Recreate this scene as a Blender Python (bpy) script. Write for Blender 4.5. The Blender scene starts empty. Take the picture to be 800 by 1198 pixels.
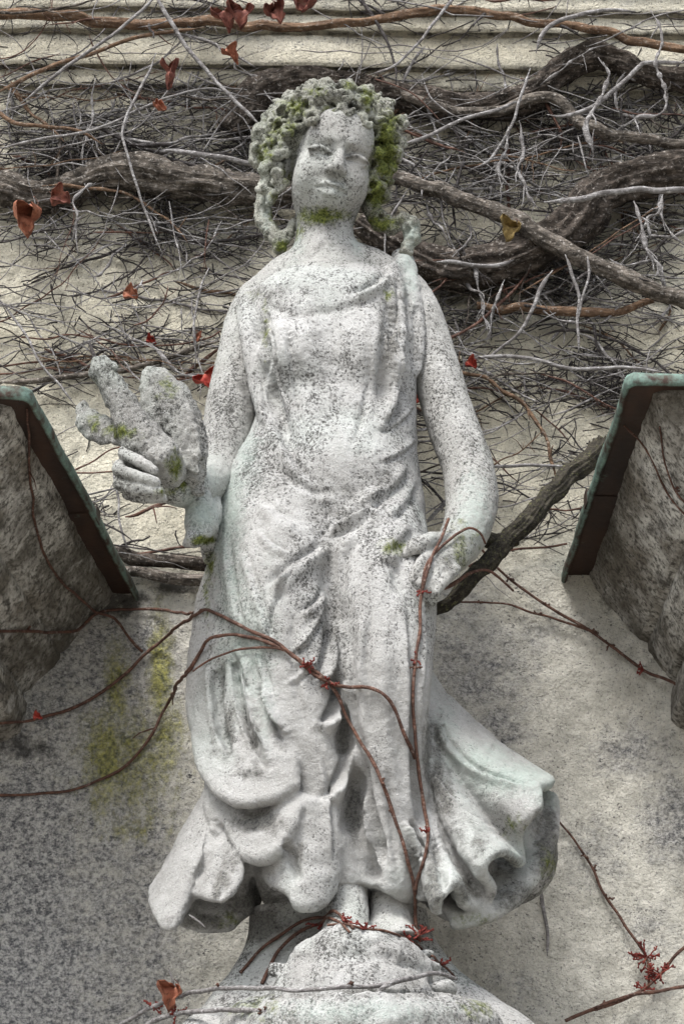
import bpy, math, random
import numpy as np
from mathutils import Vector
from mathutils.bvhtree import BVHTree

# ------------------------------------------------------------------ camera, sky, sun, exposure
scene = bpy.context.scene
COL = scene.collection
PITCH = math.radians(28.0)
FPX = 3640.0                         # focal length in pixels of an 800 x 1198 frame
FWD = np.array([0, math.cos(PITCH), math.sin(PITCH)])
UPV = np.array([0, -math.sin(PITCH), math.cos(PITCH)])
CAM = np.array([0, 0, 0.8]) - 4.757 * FWD
cd = bpy.data.cameras.new('camera')
cam = bpy.data.objects.new('camera', cd)
COL.objects.link(cam)
cam.location = CAM
cam.rotation_euler = (math.radians(90) + PITCH, 0, 0)
cd.sensor_fit = 'VERTICAL'
cd.sensor_height = 36
cd.lens = FPX / 1198 * 36
cd.clip_start = 0.05
cd.clip_end = 500
scene.camera = cam

w = bpy.data.worlds.new('World')
scene.world = w
w.use_nodes = True
nt = w.node_tree
bg = nt.nodes['Background']
sky = nt.nodes.new('ShaderNodeTexSky')
sky.sky_type = 'NISHITA'
sky.sun_disc = False
SUN_EL, SUN_AZ = math.radians(56), math.radians(-26)     # azimuth from -Y (in front of the wall) towards -X
sky.sun_elevation = SUN_EL
sky.sun_rotation = math.radians(180) + math.radians(28)
sky.air_density = 1.0
sky.dust_density = 3.0
hs = nt.nodes.new('ShaderNodeHueSaturation')              # overcast: the blue is mostly gone
hs.inputs['Saturation'].default_value = 0.42
nt.links.new(sky.outputs[0], hs.inputs['Color'])
nt.links.new(hs.outputs[0], bg.inputs['Color'])
bg.inputs['Strength'].default_value = 0.11

sd = bpy.data.lights.new('sun', 'SUN')
sd.energy = 1.45
sd.angle = math.radians(18)
sd.color = (1.0, 0.98, 0.95)
sun = bpy.data.objects.new('sun', sd)
COL.objects.link(sun)
sdir = Vector((math.sin(SUN_AZ) * math.cos(SUN_EL), -math.cos(SUN_AZ) * math.cos(SUN_EL), math.sin(SUN_EL)))
sun.rotation_euler = sdir.to_track_quat('Z', 'Y').to_euler()
sun.location = sdir * 20

scene.view_settings.view_transform = 'Standard'
scene.view_settings.look = 'None'
scene.view_settings.gamma = 1
scene.view_settings.exposure = 1.52
scene.view_settings.use_curve_mapping = False

WALL_Y = 0.30
rng = np.random.default_rng(7)
random.seed(7)


# ------------------------------------------------------------------ measuring helpers
def P(px, py, y):
    """the point of the vertical plane Y = y that stands at (px, py) of the photograph"""
    d = FWD + (px - 400) / FPX * np.array([1, 0, 0]) + (599 - py) / FPX * UPV
    t = (y - CAM[1]) / d[1]
    return CAM + t * d


def proj(v):
    r = v - CAM
    z = r @ FWD
    return 400 + FPX * r[:, 0] / z, 599 - FPX * (r @ UPV) / z


MPP = 0.001307                         # metres per photo pixel around the statue


def catmull(pts, step):
    pts = np.asarray(pts, float)
    if len(pts) < 3:
        n = max(2, int(np.linalg.norm(pts[-1] - pts[0]) / step) + 1)
        t = np.linspace(0, 1, n)[:, None]
        return pts[0] * (1 - t) + pts[-1] * t
    e = np.vstack([2 * pts[0] - pts[1], pts, 2 * pts[-1] - pts[-2]])
    out = []
    for i in range(1, len(e) - 2):
        p0, p1, p2, p3 = e[i - 1], e[i], e[i + 1], e[i + 2]
        n = max(1, int(np.linalg.norm(p2 - p1) / step))
        for k in range(n):
            t = k / n
            out.append(0.5 * (2 * p1 + (p2 - p0) * t + (2 * p0 - 5 * p1 + 4 * p2 - p3) * t * t + (3 * p1 - p0 - 3 * p2 + p3) * t ** 3))
    out.append(pts[-1])
    return np.array(out)


def vnoise(p, seed=0):
    """smooth value noise of points n x 3, in -1 .. 1"""
    i = np.floor(p).astype(np.int64)
    f = p - i
    f = f * f * (3 - 2 * f)
    r = np.zeros(len(p))
    for dx in (0, 1):
        for dy in (0, 1):
            for dz in (0, 1):
                h = (i[:, 0] + dx) * 374761393 + (i[:, 1] + dy) * 668265263 + (i[:, 2] + dz) * 2147483647 + seed * 974711
                h = (h ^ (h >> 13)) * 1274126177
                h = (h ^ (h >> 16)) & 0xffff
                wgt = (f[:, 0] if dx else 1 - f[:, 0]) * (f[:, 1] if dy else 1 - f[:, 1]) * (f[:, 2] if dz else 1 - f[:, 2])
                r += wgt * (h / 32767.5 - 1)
    return r


def fbm(p, seed=0, octs=3):
    a, s, r = 1.0, 1.0, 0
    for k in range(octs):
        r = r + a * vnoise(p * s + 17.3 * k, seed + k)
        a *= .5
        s *= 2.03
    return r


# ------------------------------------------------------------------ object helpers
def tag(o, label=None, cat=None, group=None, kind=None):
    for k, v in (('label', label), ('category', cat), ('group', group), ('kind', kind)):
        if v:
            o[k] = v
    return o


def thing(name, label, cat, loc, group=None):
    o = bpy.data.objects.new(name, None)
    COL.objects.link(o)
    o.location = loc
    return tag(o, label, cat, group)


def root_loc(o):
    v = np.zeros(3)
    while o is not None:
        v = v + np.array(o.location)
        o = o.parent
    return v


def obj(name, v, f, mat, parent=None, smooth=True, loc=None, attrs=None):
    """one mesh object from world-space vertices; f is an n x 4 array or a list of faces"""
    v = np.asarray(v, float)
    o_loc = np.zeros(3) if loc is None else np.asarray(loc, float)
    base = root_loc(parent) + o_loc
    me = bpy.data.meshes.new(name)
    if isinstance(f, np.ndarray):
        k = f.shape[1]
        me.vertices.add(len(v))
        me.vertices.foreach_set('co', (v - base).ravel().astype(np.float32))
        me.loops.add(f.size)
        me.loops.foreach_set('vertex_index', f.ravel().astype(np.int32))
        me.polygons.add(len(f))
        me.polygons.foreach_set('loop_start', np.arange(0, f.size, k, dtype=np.int32))
        me.update(calc_edges=True)
        me.validate()
    else:
        me.from_pydata((v - base).tolist(), [], f)
        me.update()
    if smooth:
        me.polygons.foreach_set('use_smooth', np.ones(len(me.polygons), bool))
    for n, a in (attrs or {}).items():
        at = me.attributes.new(n, 'FLOAT', 'POINT')
        at.data.foreach_set('value', np.asarray(a, np.float32))
    if mat.name.endswith('_stone') or mat.name.startswith('weathered'):
        if 'speckle' not in me.attributes and mat.name != 'sooty_stone':
            me.attributes.new('speckle', 'FLOAT', 'POINT').data.foreach_set('value', np.ones(len(me.vertices), np.float32))
    me.materials.append(mat)
    o = bpy.data.objects.new(name, me)
    COL.objects.link(o)
    o.location = o_loc
    if parent is not None:
        o.parent = parent
    return o


# ------------------------------------------------------------------ signed-distance carving
class Clay:
    def __init__(self, lo, hi, h):
        self.lo, self.h = np.array(lo, float), h
        n = np.ceil((np.array(hi) - self.lo) / h).astype(int) + 1
        self.ax = [(self.lo[i] + h * np.arange(n[i])).astype(np.float32) for i in range(3)]
        self.d = np.full(n, 1.0, np.float32)

    def _sub(self, lo, hi):
        s = []
        for i in range(3):
            a = max(0, int((lo[i] - self.lo[i]) / self.h))
            b = min(len(self.ax[i]), int((hi[i] - self.lo[i]) / self.h) + 2)
            if b <= a:
                return None, None
            s.append(slice(a, b))
        g = (self.ax[0][s[0]][:, None, None], self.ax[1][s[1]][None, :, None], self.ax[2][s[2]][None, None, :])
        return tuple(s), g

    def _mix(self, s, e, k, sub):
        d = self.d[s]
        if sub:
            e = -e
            hh = np.clip(.5 - .5 * (d - e) / k, 0, 1)
            self.d[s] = d * (1 - hh) + e * hh + k * hh * (1 - hh)
        else:
            hh = np.clip(.5 + .5 * (d - e) / k, 0, 1)
            self.d[s] = d * (1 - hh) + e * hh - k * hh * (1 - hh)

    def cone(self, a, b, ra, rb, k=.01, sub=False, sy=1.0):
        """capsule with two radii; sy < 1 flattens it in depth"""
        a, b = np.asarray(a, float), np.asarray(b, float)
        m = max(ra, rb) + 2 * k + 3 * self.h
        s, g = self._sub(np.minimum(a, b) - m, np.maximum(a, b) + m)
        if s is None:
            return
        ab = b - a
        q = [g[i] - np.float32(a[i]) for i in range(3)]
        t = np.clip((q[0] * ab[0] + q[1] * ab[1] + q[2] * ab[2]) / max(1e-12, ab @ ab), 0, 1).astype(np.float32)
        dd = (q[0] - t * ab[0]) ** 2 + ((q[1] - t * ab[1]) / sy) ** 2 + (q[2] - t * ab[2]) ** 2
        e = np.sqrt(dd) - (ra + (rb - ra) * t)
        self._mix(s, e.astype(np.float32), k, sub)

    def chain(self, pts, k=.01, sub=False, sy=1.0, step=.02):
        """pts: (x, y, z, radius) in metres"""
        c = catmull(pts, step)
        for a, b in zip(c[:-1], c[1:]):
            self.cone(a[:3], b[:3], max(.0005, a[3]), max(.0005, b[3]), k, sub, sy)

    def ell(self, c, r, k=.01, sub=False, M=None):
        """ellipsoid; M: 3 x 3, rows are its own axes"""
        c, r = np.asarray(c, float), np.asarray(r, float)
        m = (max(r) if M is not None else r) + 2 * k + 3 * self.h
        s, g = self._sub(c - m, c + m)
        if s is None:
            return
        q = [g[i] - np.float32(c[i]) for i in range(3)]
        if M is not None:
            q = [sum(q[j] * np.float32(M[i][j]) for j in range(3)) for i in range(3)]
        k0 = np.sqrt(sum((q[i] / r[i]) ** 2 for i in range(3)))
        k1 = np.sqrt(sum((q[i] / r[i] ** 2) ** 2 for i in range(3))) + 1e-9
        self._mix(s, (k0 * (k0 - 1) / k1).astype(np.float32), k, sub)

    def loft(self, rows, k=.01, p=2.0):
        """rows: (z, xl, xr, yc, half depth) from top to bottom"""
        rows = np.array(sorted(rows), float)
        z = self.ax[2]
        zs = catmull(rows, .02)
        zs = zs[np.argsort(zs[:, 0])]
        xl, xr, yc, b = [np.interp(z, zs[:, 0], zs[:, i]).astype(np.float32) for i in (1, 2, 3, 4)]
        cx, a = (xl + xr) / 2, (xr - xl) / 2
        X = (self.ax[0][:, None, None] - cx) / a
        Y = (self.ax[1][None, :, None] - yc) / b
        rr = (np.abs(X) ** p + np.abs(Y) ** p) ** (1 / p)
        e = (rr - 1) * np.minimum(a, b)
        top, bot = rows[-1, 0], rows[0, 0]
        e = np.maximum(e, np.maximum(z - top, bot - z)[None, None, :])
        self._mix((slice(None),) * 3, e.astype(np.float32), k, False)

    def sheet(self, heads, tails, r0, r1, n, k=.006, sag=0.0, mids=None):
        """cloth with thickness: n rulings from the curve heads to the wavy hem tails, each a tapering ridge of stone"""
        def even(c):
            c = catmull(c, .004)
            L = np.concatenate([[0], np.cumsum(np.linalg.norm(np.diff(c, axis=0), axis=1))])
            t = np.linspace(0, L[-1], n)
            return np.stack([np.interp(t, L, c[:, i]) for i in range(3)], 1)
        a, b = even(heads), even(tails)
        for p, q in zip(a, b):
            m = (p + q) / 2 + np.array([0, 0, -sag])
            m2 = (m + q) / 2 + np.array([0, 0, -sag * .4])
            self.cone(p, m, r0, (r0 + r1) / 2, k)
            self.cone(m, m2, (r0 + r1) / 2, r1, k)
            self.cone(m2, q, r1, r1, k)

    def mesh(self):
        """naive surface nets"""
        d = self.d
        for ax in range(3):
            sl = [slice(None)] * 3
            for e in (0, -1):
                sl[ax] = e
                d[tuple(sl)] = np.maximum(d[tuple(sl)], 1e-4)
        ins = d < 0
        n = np.array(d.shape) - 1
        cnt = np.zeros(n, np.int8)
        for i in (0, 1):
            for j in (0, 1):
                for l in (0, 1):
                    cnt += ins[i:n[0] + i, j:n[1] + j, l:n[2] + l]
        act = np.argwhere((cnt > 0) & (cnt < 8))
        idx = np.full(n, -1, np.int32)
        idx[act[:, 0], act[:, 1], act[:, 2]] = np.arange(len(act))
        corners = [np.array(c) for c in np.ndindex(2, 2, 2)]
        val = {tuple(c): d[act[:, 0] + c[0], act[:, 1] + c[1], act[:, 2] + c[2]] for c in corners}
        acc = np.zeros((len(act), 3))
        num = np.zeros(len(act))
        for c in corners:
            for ax in range(3):
                if c[ax]:
                    continue
                c2 = c.copy()
                c2[ax] = 1
                a, b = val[tuple(c)], val[tuple(c2)]
                x = (a < 0) != (b < 0)
                t = np.where(x, a / np.where(x, a - b, 1), 0)
                p = np.tile(c.astype(float), (len(act), 1))
                p[:, ax] = t
                acc += p * x[:, None]
                num += x
        v = self.lo + self.h * (act + acc / num[:, None])
        quads = []
        for ax in range(3):
            u, w_ = (ax + 1) % 3, (ax + 2) % 3
            s0 = [slice(1, -1)] * 3
            s1 = [slice(1, -1)] * 3
            s0[ax], s1[ax] = slice(0, -1), slice(1, None)
            A, B = ins[tuple(s0)], ins[tuple(s1)]
            e = np.argwhere(A != B)
            flip = A[e[:, 0], e[:, 1], e[:, 2]]
            off = np.array([1, 1, 1])
            off[ax] = 0
            e = e + off
            q = []
            for du, dw in ((0, 0), (-1, 0), (-1, -1), (0, -1)):
                k = e.copy()
                k[:, u] += du
                k[:, w_] += dw
                q.append(idx[k[:, 0], k[:, 1], k[:, 2]])
            q = np.stack(q, 1)
            q[~flip] = q[~flip][:, ::-1]
            quads.append(q)
        f = np.vstack(quads)
        f = f[(f >= 0).all(1)]
        return v, f


def vert_normals(v, f):
    n = np.cross(v[f[:, 2]] - v[f[:, 0]], v[f[:, 3]] - v[f[:, 1]])
    r = np.zeros_like(v)
    for k in range(4):
        for ax in range(3):
            r[:, ax] += np.bincount(f[:, k], n[:, ax], len(v))
    return r / (np.linalg.norm(r, axis=1)[:, None] + 1e-12)


def relax(v, f, it=1, lam=.5):
    for _ in range(it):
        s = np.zeros_like(v)
        c = np.zeros(len(v))
        for k in range(4):
            a, b = f[:, k], f[:, (k + 1) % 4]
            for ax in range(3):
                s[:, ax] += np.bincount(a, v[b, ax], len(v)) + np.bincount(b, v[a, ax], len(v))
            c += np.bincount(a, minlength=len(v)) + np.bincount(b, minlength=len(v))
        v = v + lam * (s / np.maximum(c, 1)[:, None] - v)
    return v


def chisel(v, f, strokes):
    """carve drapery lines: each (kind, width px, amplitude m, points) runs over the front of the stone"""
    n = vert_normals(v, f)
    view = v - CAM
    view /= np.linalg.norm(view, axis=1)[:, None]
    face = np.clip(-(n * view).sum(1) * 2.0, 0, 1)
    x, y = proj(v)
    disp = np.zeros(len(v))
    GAIN = 1.75
    for kind, wd, amp, pts in strokes:
        c = catmull(pts, 5.0)
        lo, hi = c.min(0) - 3 * wd, c.max(0) + 3 * wd
        m = np.nonzero((x > lo[0]) & (x < hi[0]) & (y > lo[1]) & (y < hi[1]) & (face > 0))[0]
        if not len(m):
            continue
        tg = np.gradient(c, axis=0)
        tg /= np.linalg.norm(tg, axis=1)[:, None] + 1e-9
        best = np.full(len(m), 1e9)
        bi = np.zeros(len(m), int)
        for i in range(len(c)):
            q = (x[m] - c[i, 0]) ** 2 + (y[m] - c[i, 1]) ** 2
            u = q < best
            best[u] = q[u]
            bi[u] = i
        dx, dy = x[m] - c[bi, 0], y[m] - c[bi, 1]
        sd_ = tg[bi, 0] * dy - tg[bi, 1] * dx          # > 0: to the right of the stroke as drawn, y down
        al = tg[bi, 0] * dx + tg[bi, 1] * dy
        s = sd_ / wd
        t = bi / max(1, len(c) - 1)
        end = np.clip(np.minimum(t, 1 - t) * 4, 0, 1)
        end = end * end * (3 - 2 * end) * np.exp(-(al / wd) ** 2)
        if kind == 'ridge':
            pr = np.exp(-s * s)
        elif kind == 'groove':
            pr = -np.exp(-s * s)
        else:                                          # 'fold': soft on the right of the stroke, a crease on its left
            pr = np.where(s > 0, np.exp(-s * s), np.exp(-(s * 2.2) ** 2)) - .75 * np.exp(-((s + .95) * 2.2) ** 2)
        disp[m] += GAIN * amp * pr * end * face[m]
    return v + n * disp[:, None]


def stains_and_shade(v, spots):
    """placed spots of weather stain and painted shade: (px, py, rx, ry, strength) -> one value per vertex"""
    x, y = proj(v)
    r = np.zeros(len(v))
    for px, py, rx, ry, s in spots:
        r = np.maximum(r, s * np.exp(-((x - px) / rx) ** 2 - ((y - py) / ry) ** 2))
    return r


# ------------------------------------------------------------------ materials
def new_mat(name, rough=.9):
    m = bpy.data.materials.new(name)
    m.use_nodes = True
    b = m.node_tree.nodes['Principled BSDF']
    b.inputs['Roughness'].default_value = rough
    b.inputs['Specular IOR Level'].default_value = .25
    return m, m.node_tree, b


class N:
    def __init__(self, nt_):
        self.nt = nt_
        self.co = nt_.nodes.new('ShaderNodeTexCoord').outputs['Object']

    def noise(self, scale, detail=4, rough=.6, vec=None, dist=0):
        n = self.nt.nodes.new('ShaderNodeTexNoise')
        n.inputs['Scale'].default_value = scale
        n.inputs['Detail'].default_value = detail
        n.inputs['Roughness'].default_value = rough
        n.inputs['Distortion'].default_value = dist
        self.nt.links.new(vec or self.co, n.inputs['Vector'])
        return n.outputs['Fac']

    def voro(self, scale, vec=None, out='Distance', feat='F1'):
        n = self.nt.nodes.new('ShaderNodeTexVoronoi')
        n.feature = feat
        n.inputs['Scale'].default_value = scale
        self.nt.links.new(vec or self.co, n.inputs['Vector'])
        return n.outputs[out]

    def stretch(self, sx, sy, sz):
        n = self.nt.nodes.new('ShaderNodeMapping')
        n.inputs['Scale'].default_value = (sx, sy, sz)
        self.nt.links.new(self.co, n.inputs['Vector'])
        return n.outputs[0]

    def ramp(self, fac, stops):
        n = self.nt.nodes.new('ShaderNodeValToRGB')
        e = n.color_ramp.elements
        while len(e) < len(stops):
            e.new(.5)
        for el, (p, c) in zip(e, stops):
            el.position = p
            el.color = (c, c, c, 1) if isinstance(c, (int, float)) else (*c, 1)
        self.nt.links.new(fac, n.inputs[0])
        return n.outputs[0]

    def mix(self, fac, a, b, mode='MIX'):
        n = self.nt.nodes.new('ShaderNodeMix')
        n.data_type = 'RGBA'
        n.blend_type = mode
        for sock, val in ((n.inputs[0], fac), (n.inputs[6], a), (n.inputs[7], b)):
            if isinstance(val, (int, float)):
                sock.default_value = val
            elif isinstance(val, tuple):
                sock.default_value = (*val, 1)
            else:
                self.nt.links.new(val, sock)
        return n.outputs[2]

    def math(self, op, a, b=0.0):
        n = self.nt.nodes.new('ShaderNodeMath')
        n.operation = op
        n.use_clamp = op in ('ADD', 'SUBTRACT') and False
        for sock, val in ((n.inputs[0], a), (n.inputs[1], b)):
            if isinstance(val, (int, float)):
                sock.default_value = val
            else:
                self.nt.links.new(val, sock)
        return n.outputs[0]

    def attr(self, name):
        n = self.nt.nodes.new('ShaderNodeAttribute')
        n.attribute_name = name
        return n.outputs['Fac']

    def bump(self, bsdf, *layers):
        prev = None
        for h, dist, st in layers:
            n = self.nt.nodes.new('ShaderNodeBump')
            n.inputs['Strength'].default_value = st
            n.inputs['Distance'].default_value = dist
            self.nt.links.new(h, n.inputs['Height'])
            if prev:
                self.nt.links.new(prev, n.inputs['Normal'])
            prev = n.outputs[0]
        self.nt.links.new(prev, bsdf.inputs['Normal'])


def patchy(n, a, noise, soft=.18):
    """the strength of a stain or of painted shade broken up by noise: 0 .. 1 with a ragged edge"""
    s = n.math('ADD', n.attr(a), n.math('MULTIPLY', n.math('SUBTRACT', noise, .5), 1.5))
    return n.ramp(s, [(.5 - soft, 0.0), (.5 + soft, 1.0)])


def stone_material(name, light, mid, dark, grime=.5):
    m, t, b = new_mat(name, .95)
    n = N(t)
    big = n.noise(6, 5, .65)
    med = n.noise(30, 6, .75)
    fine = n.noise(235, 4, .8)
    grain = n.noise(520, 2, .7)
    blot = n.noise(16, 6, .78, n.stretch(1, 1, .38))                             # weather patches, drawn out downwards
    c = n.mix(n.ramp(big, [(.36, 0.0), (.60, 1.0)]), mid, light)
    c = n.mix(n.ramp(med, [(.36, .9), (.56, 0.0)]), c, mid)
    c = n.mix(n.ramp(n.noise(4.5, 4, .6), [(.50, 0.0), (.66, .45)]), c, tuple(x * y for x, y in zip(light, (.88, .99, .94))))
    sk = n.math('MULTIPLY', n.math('SUBTRACT', n.attr('speckle'), 1.0), .22)     # how thick the black lichen sits
    pits = n.math('SUBTRACT', n.math('ADD', fine, n.math('MULTIPLY', blot, .75)), sk)
    c = n.mix(n.ramp(pits, [(.735, .97), (.80, .55), (.87, 0.0)]), c, dark)
    c = n.mix(n.ramp(grain, [(.55, 0.0), (.70, .6)]), c, (.70, .70, .69))
    sp = n.ramp(n.math('SUBTRACT', n.math('ADD', n.noise(190, 5, .8), n.math('MULTIPLY', n.noise(8, 5, .75), .9)), sk), [(.72, 1.0), (.79, 0.0)])
    c = n.mix(n.math('MULTIPLY', sp, grime), c, (.05, .048, .043))
    ns = n.noise(46, 5, .75)
    c = n.mix(n.math('MULTIPLY', patchy(n, 'green', n.noise(70, 6, .85), .3), .8), c, n.mix(fine, (.30, .38, .34), (.54, .60, .555)))
    c = n.mix(n.math('MULTIPLY', patchy(n, 'dirt_shade', ns), .8), c, n.mix(n.ramp(fine, [(.4, 0.0), (.6, 1.0)]), (.035, .034, .032), (.20, .195, .175)))  # dirt patches, and shade painted into hollows
    c = n.mix(patchy(n, 'moss', n.noise(60, 5, .75)), c, n.mix(n.ramp(fine, [(.38, 0.0), (.62, 1.0)]), (.028, .040, .008), (.20, .225, .055)))
    t.links.new(c, b.inputs['Base Color'])
    n.bump(b, (n.noise(60, 5, .7), .007, .6), (fine, .0045, 1.0), (n.noise(520, 2, .6), .0012, .8))
    return m


STONE = stone_material('weathered_stone', (.555, .553, .54), (.37, .365, .35), (.055, .053, .048), .85)
STONE_FACE = stone_material('weathered_stone_face', (.53, .525, .505), (.35, .345, .325), (.055, .053, .047), .95)
HAIRSTONE = stone_material('mossy_stone', (.42, .42, .37), (.22, .22, .18), (.05, .05, .037), 1.0)
BIRDSTONE = stone_material('lichened_stone', (.45, .445, .42), (.22, .215, .20), (.035, .035, .03), 1.0)


def wall_material():
    m, t, b = new_mat('plaster', .95)
    n = N(t)
    wide = n.noise(3.2, 4, .6)
    med = n.noise(22, 5, .65)
    fine = n.noise(120, 4, .7)
    c = n.mix(n.ramp(wide, [(.35, 0.0), (.65, 1.0)]), (.62, .575, .45), (.74, .70, .575))
    c = n.mix(n.ramp(med, [(.35, .55), (.6, 0.0)]), c, (.40, .375, .31))
    lower = n.mix(n.ramp(n.noise(26, 5, .7), [(.36, 0.0), (.62, 1.0)]), (.46, .445, .39), (.70, .675, .60))
    c = n.mix(n.attr('lower'), c, lower)
    hs_ = n.stretch(1, 1, 1.15)
    grey = n.mix(n.ramp(n.noise(125, 5, .8, hs_), [(.40, 0.0), (.60, 1.0)]), (.05, .054, .066), (.52, .51, .485))
    c = n.mix(n.math('MULTIPLY', patchy(n, 'grey', n.noise(34, 6, .8, hs_), .22), .92), c, grey)
    mossn = n.noise(48, 6, .8, n.stretch(1, 1, .55))
    c = n.mix(n.math('MULTIPLY', patchy(n, 'moss', mossn, .25), .9), c, n.mix(n.ramp(fine, [(.36, 0.0), (.66, 1.0)]), (.05, .058, .018), (.42, .40, .11)))
    speck = n.ramp(n.math('ADD', n.noise(150, 3, .7, n.stretch(1, 1, 1.7)), n.math('MULTIPLY', n.noise(16, 4, .7), .6)), [(.58, 1.0), (.66, 0.0)])
    c = n.mix(n.math('MULTIPLY', speck, .9), c, (.045, .045, .048))
    grit = n.ramp(n.noise(210, 4, .8), [(.34, .8), (.44, 0.0), (.60, 0.0), (.70, .5)])
    c = n.mix(grit, c, n.mix(n.ramp(n.noise(210, 4, .8), [(.45, 0.0), (.55, 1.0)]), (.09, .088, .085), (.72, .70, .64)))
    c = n.mix(n.math('MULTIPLY', patchy(n, 'wall_shade', n.noise(40, 5, .7)), .85), c, (.035, .033, .03))  # painted shade: gaps behind the vines, moulding recesses
    t.links.new(c, b.inputs['Base Color'])
    n.bump(b, (n.noise(18, 5, .65), .02, .5), (fine, .008, 1.0), (n.noise(260, 3, .7), .003, 1.0))
    return m


PLASTER = wall_material()


def block_material():
    m, t, b = new_mat('sooty_stone', .95)
    n = N(t)
    c = n.mix(n.ramp(n.noise(9, 5, .65), [(.40, 0.0), (.60, 1.0)]), (.19, .17, .14), (.60, .58, .53))
    c = n.mix(n.ramp(n.noise(120, 4, .7), [(.38, .9), (.54, 0.0)]), c, (.045, .04, .033))
    c = n.mix(n.ramp(n.noise(30, 5, .7, n.stretch(1, .35, 1)), [(.52, 0.0), (.66, .85)]), c, (.05, .045, .038))
    c = n.mix(n.ramp(n.noise(5, 3, .6), [(.6, 0.0), (.72, .5)]), c, (.22, .16, .07))
    c = n.mix(n.ramp(n.noise(3.6, 5, .7), [(.46, 0.0), (.60, .85)]), c, n.mix(n.noise(60, 4, .7), (.035, .032, .026), (.13, .115, .09)))
    c = n.mix(n.ramp(n.noise(20, 5, .7), [(.58, 0.0), (.68, .6)]), c, (.56, .545, .51))
    t.links.new(c, b.inputs['Base Color'])
    n.bump(b, (n.noise(14, 6, .7), .02, .6), (n.noise(130, 4, .7), .005, .8))
    return m


def copper_material():
    m, t, b = new_mat('old_copper', .62)
    n = N(t)
    c = n.mix(n.ramp(n.noise(11, 4, .6, n.stretch(1, .4, 1)), [(.38, 0.0), (.68, 1.0)]), (.016, .011, .009), (.052, .027, .017))
    c = n.mix(n.ramp(n.noise(40, 5, .7), [(.55, 0.0), (.7, .7)]), c, (.02, .016, .013))
    c = n.mix(patchy(n, 'patina', n.noise(36, 5, .75), .25), c, n.mix(n.noise(90, 3, .6), (.07, .15, .12), (.25, .36, .31)))
    t.links.new(c, b.inputs['Base Color'])
    n.bump(b, (n.noise(60, 4, .6), .003, .4))
    return m


def bark_material(name, c1, c2, c3, rough=.9):
    m, t, b = new_mat(name, rough)
    n = N(t)
    furrow = n.noise(150, 4, .7, n.stretch(.22, 1, 1), .6)
    c = n.mix(n.ramp(n.noise(55, 5, .7), [(.36, 0.0), (.64, 1.0)]), c1, c2)
    c = n.mix(n.ramp(furrow, [(.40, .75), (.56, 0.0)]), c, c1)
    c = n.mix(n.ramp(n.noise(160, 3, .7), [(.56, 0.0), (.7, .8)]), c, c3)
    t.links.new(c, b.inputs['Base Color'])
    n.bump(b, (furrow, .006, 1.0), (n.noise(260, 3, .6), .0012, .7))
    return m


BLOCK = block_material()
COPPER = copper_material()
BARK = bark_material('grey_bark', (.032, .027, .022), (.22, .19, .16), (.43, .40, .365))
BARK_BROWN = bark_material('brown_bark', (.075, .045, .028), (.25, .16, .10), (.33, .29, .25))
BARK_DARK = bark_material('dark_bark', (.018, .014, .011), (.125, .102, .084), (.33, .30, .27))
TWIG_GREY = bark_material('grey_twig', (.12, .11, .106), (.34, .33, .325), (.54, .53, .53))
TWIG_DARK = bark_material('dark_twig', (.022, .019, .018), (.085, .075, .073), (.22, .21, .21))
STEM_RED = bark_material('red_stem', (.060, .030, .022), (.17, .085, .058), (.26, .20, .17), .7)
STALK_RED = bark_material('red_stalk', (.12, .020, .016), (.27, .050, .038), (.36, .12, .08), .7)
BRANCH_MOSSY = bark_material('mossy_branch', (.020, .017, .013), (.075, .066, .048), (.15, .15, .07))


def leaf_material(name, a, b_):
    m, t, b = new_mat(name, .75)
    n = N(t)
    c = n.mix(n.ramp(n.noise(60, 4, .65), [(.35, 0.0), (.65, 1.0)]), a, b_)
    c = n.mix(n.ramp(n.noise(150, 4, .7), [(.54, 0.0), (.66, .75)]), c, tuple(x * .35 + .01 for x in a))
    c = n.mix(n.ramp(n.noise(34, 3, .6), [(.60, 0.0), (.70, .6)]), c, (.30, .19, .13))
    t.links.new(c, b.inputs['Base Color'])
    n.bump(b, (n.noise(130, 3, .6), .002, .6))
    return m


LEAF_RED = leaf_material('dry_red_leaf', (.10, .032, .026), (.27, .105, .075))
LEAF_ORANGE = leaf_material('dry_orange_leaf', (.22, .07, .04), (.42, .18, .11))
LEAF_BRIGHT = leaf_material('bright_red_leaf', (.20, .018, .013), (.36, .055, .035))
LEAF_OCHRE = leaf_material('dry_ochre_leaf', (.17, .12, .045), (.34, .25, .10))


# ------------------------------------------------------------------ ground and wall
gm, gt, gb = new_mat('gravel', .95)
gn = N(gt)
gt.links.new(gn.mix(gn.noise(40, 4, .7), (.16, .15, .13), (.34, .32, .29)), gb.inputs['Base Color'])
GZ = CAM[2] - 1.6
tag(obj('ground', [(-60, -60, GZ), (60, -60, GZ), (60, 60, GZ), (-60, 60, GZ)], [[0, 1, 2, 3]], gm), kind='structure')


def axis(lo, hi, dlo, dhi, step):
    a = list(np.arange(dlo, dhi + 1e-6, step))
    l, r, s = [], [], step
    x = dlo
    while x > lo:
        s *= 1.6
        x = max(lo, x - s)
        l.append(x)
    x, s = dhi, step
    while x < hi:
        s *= 1.6
        x = min(hi, x + s)
        r.append(x)
    return np.array(l[::-1] + a + r)


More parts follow.
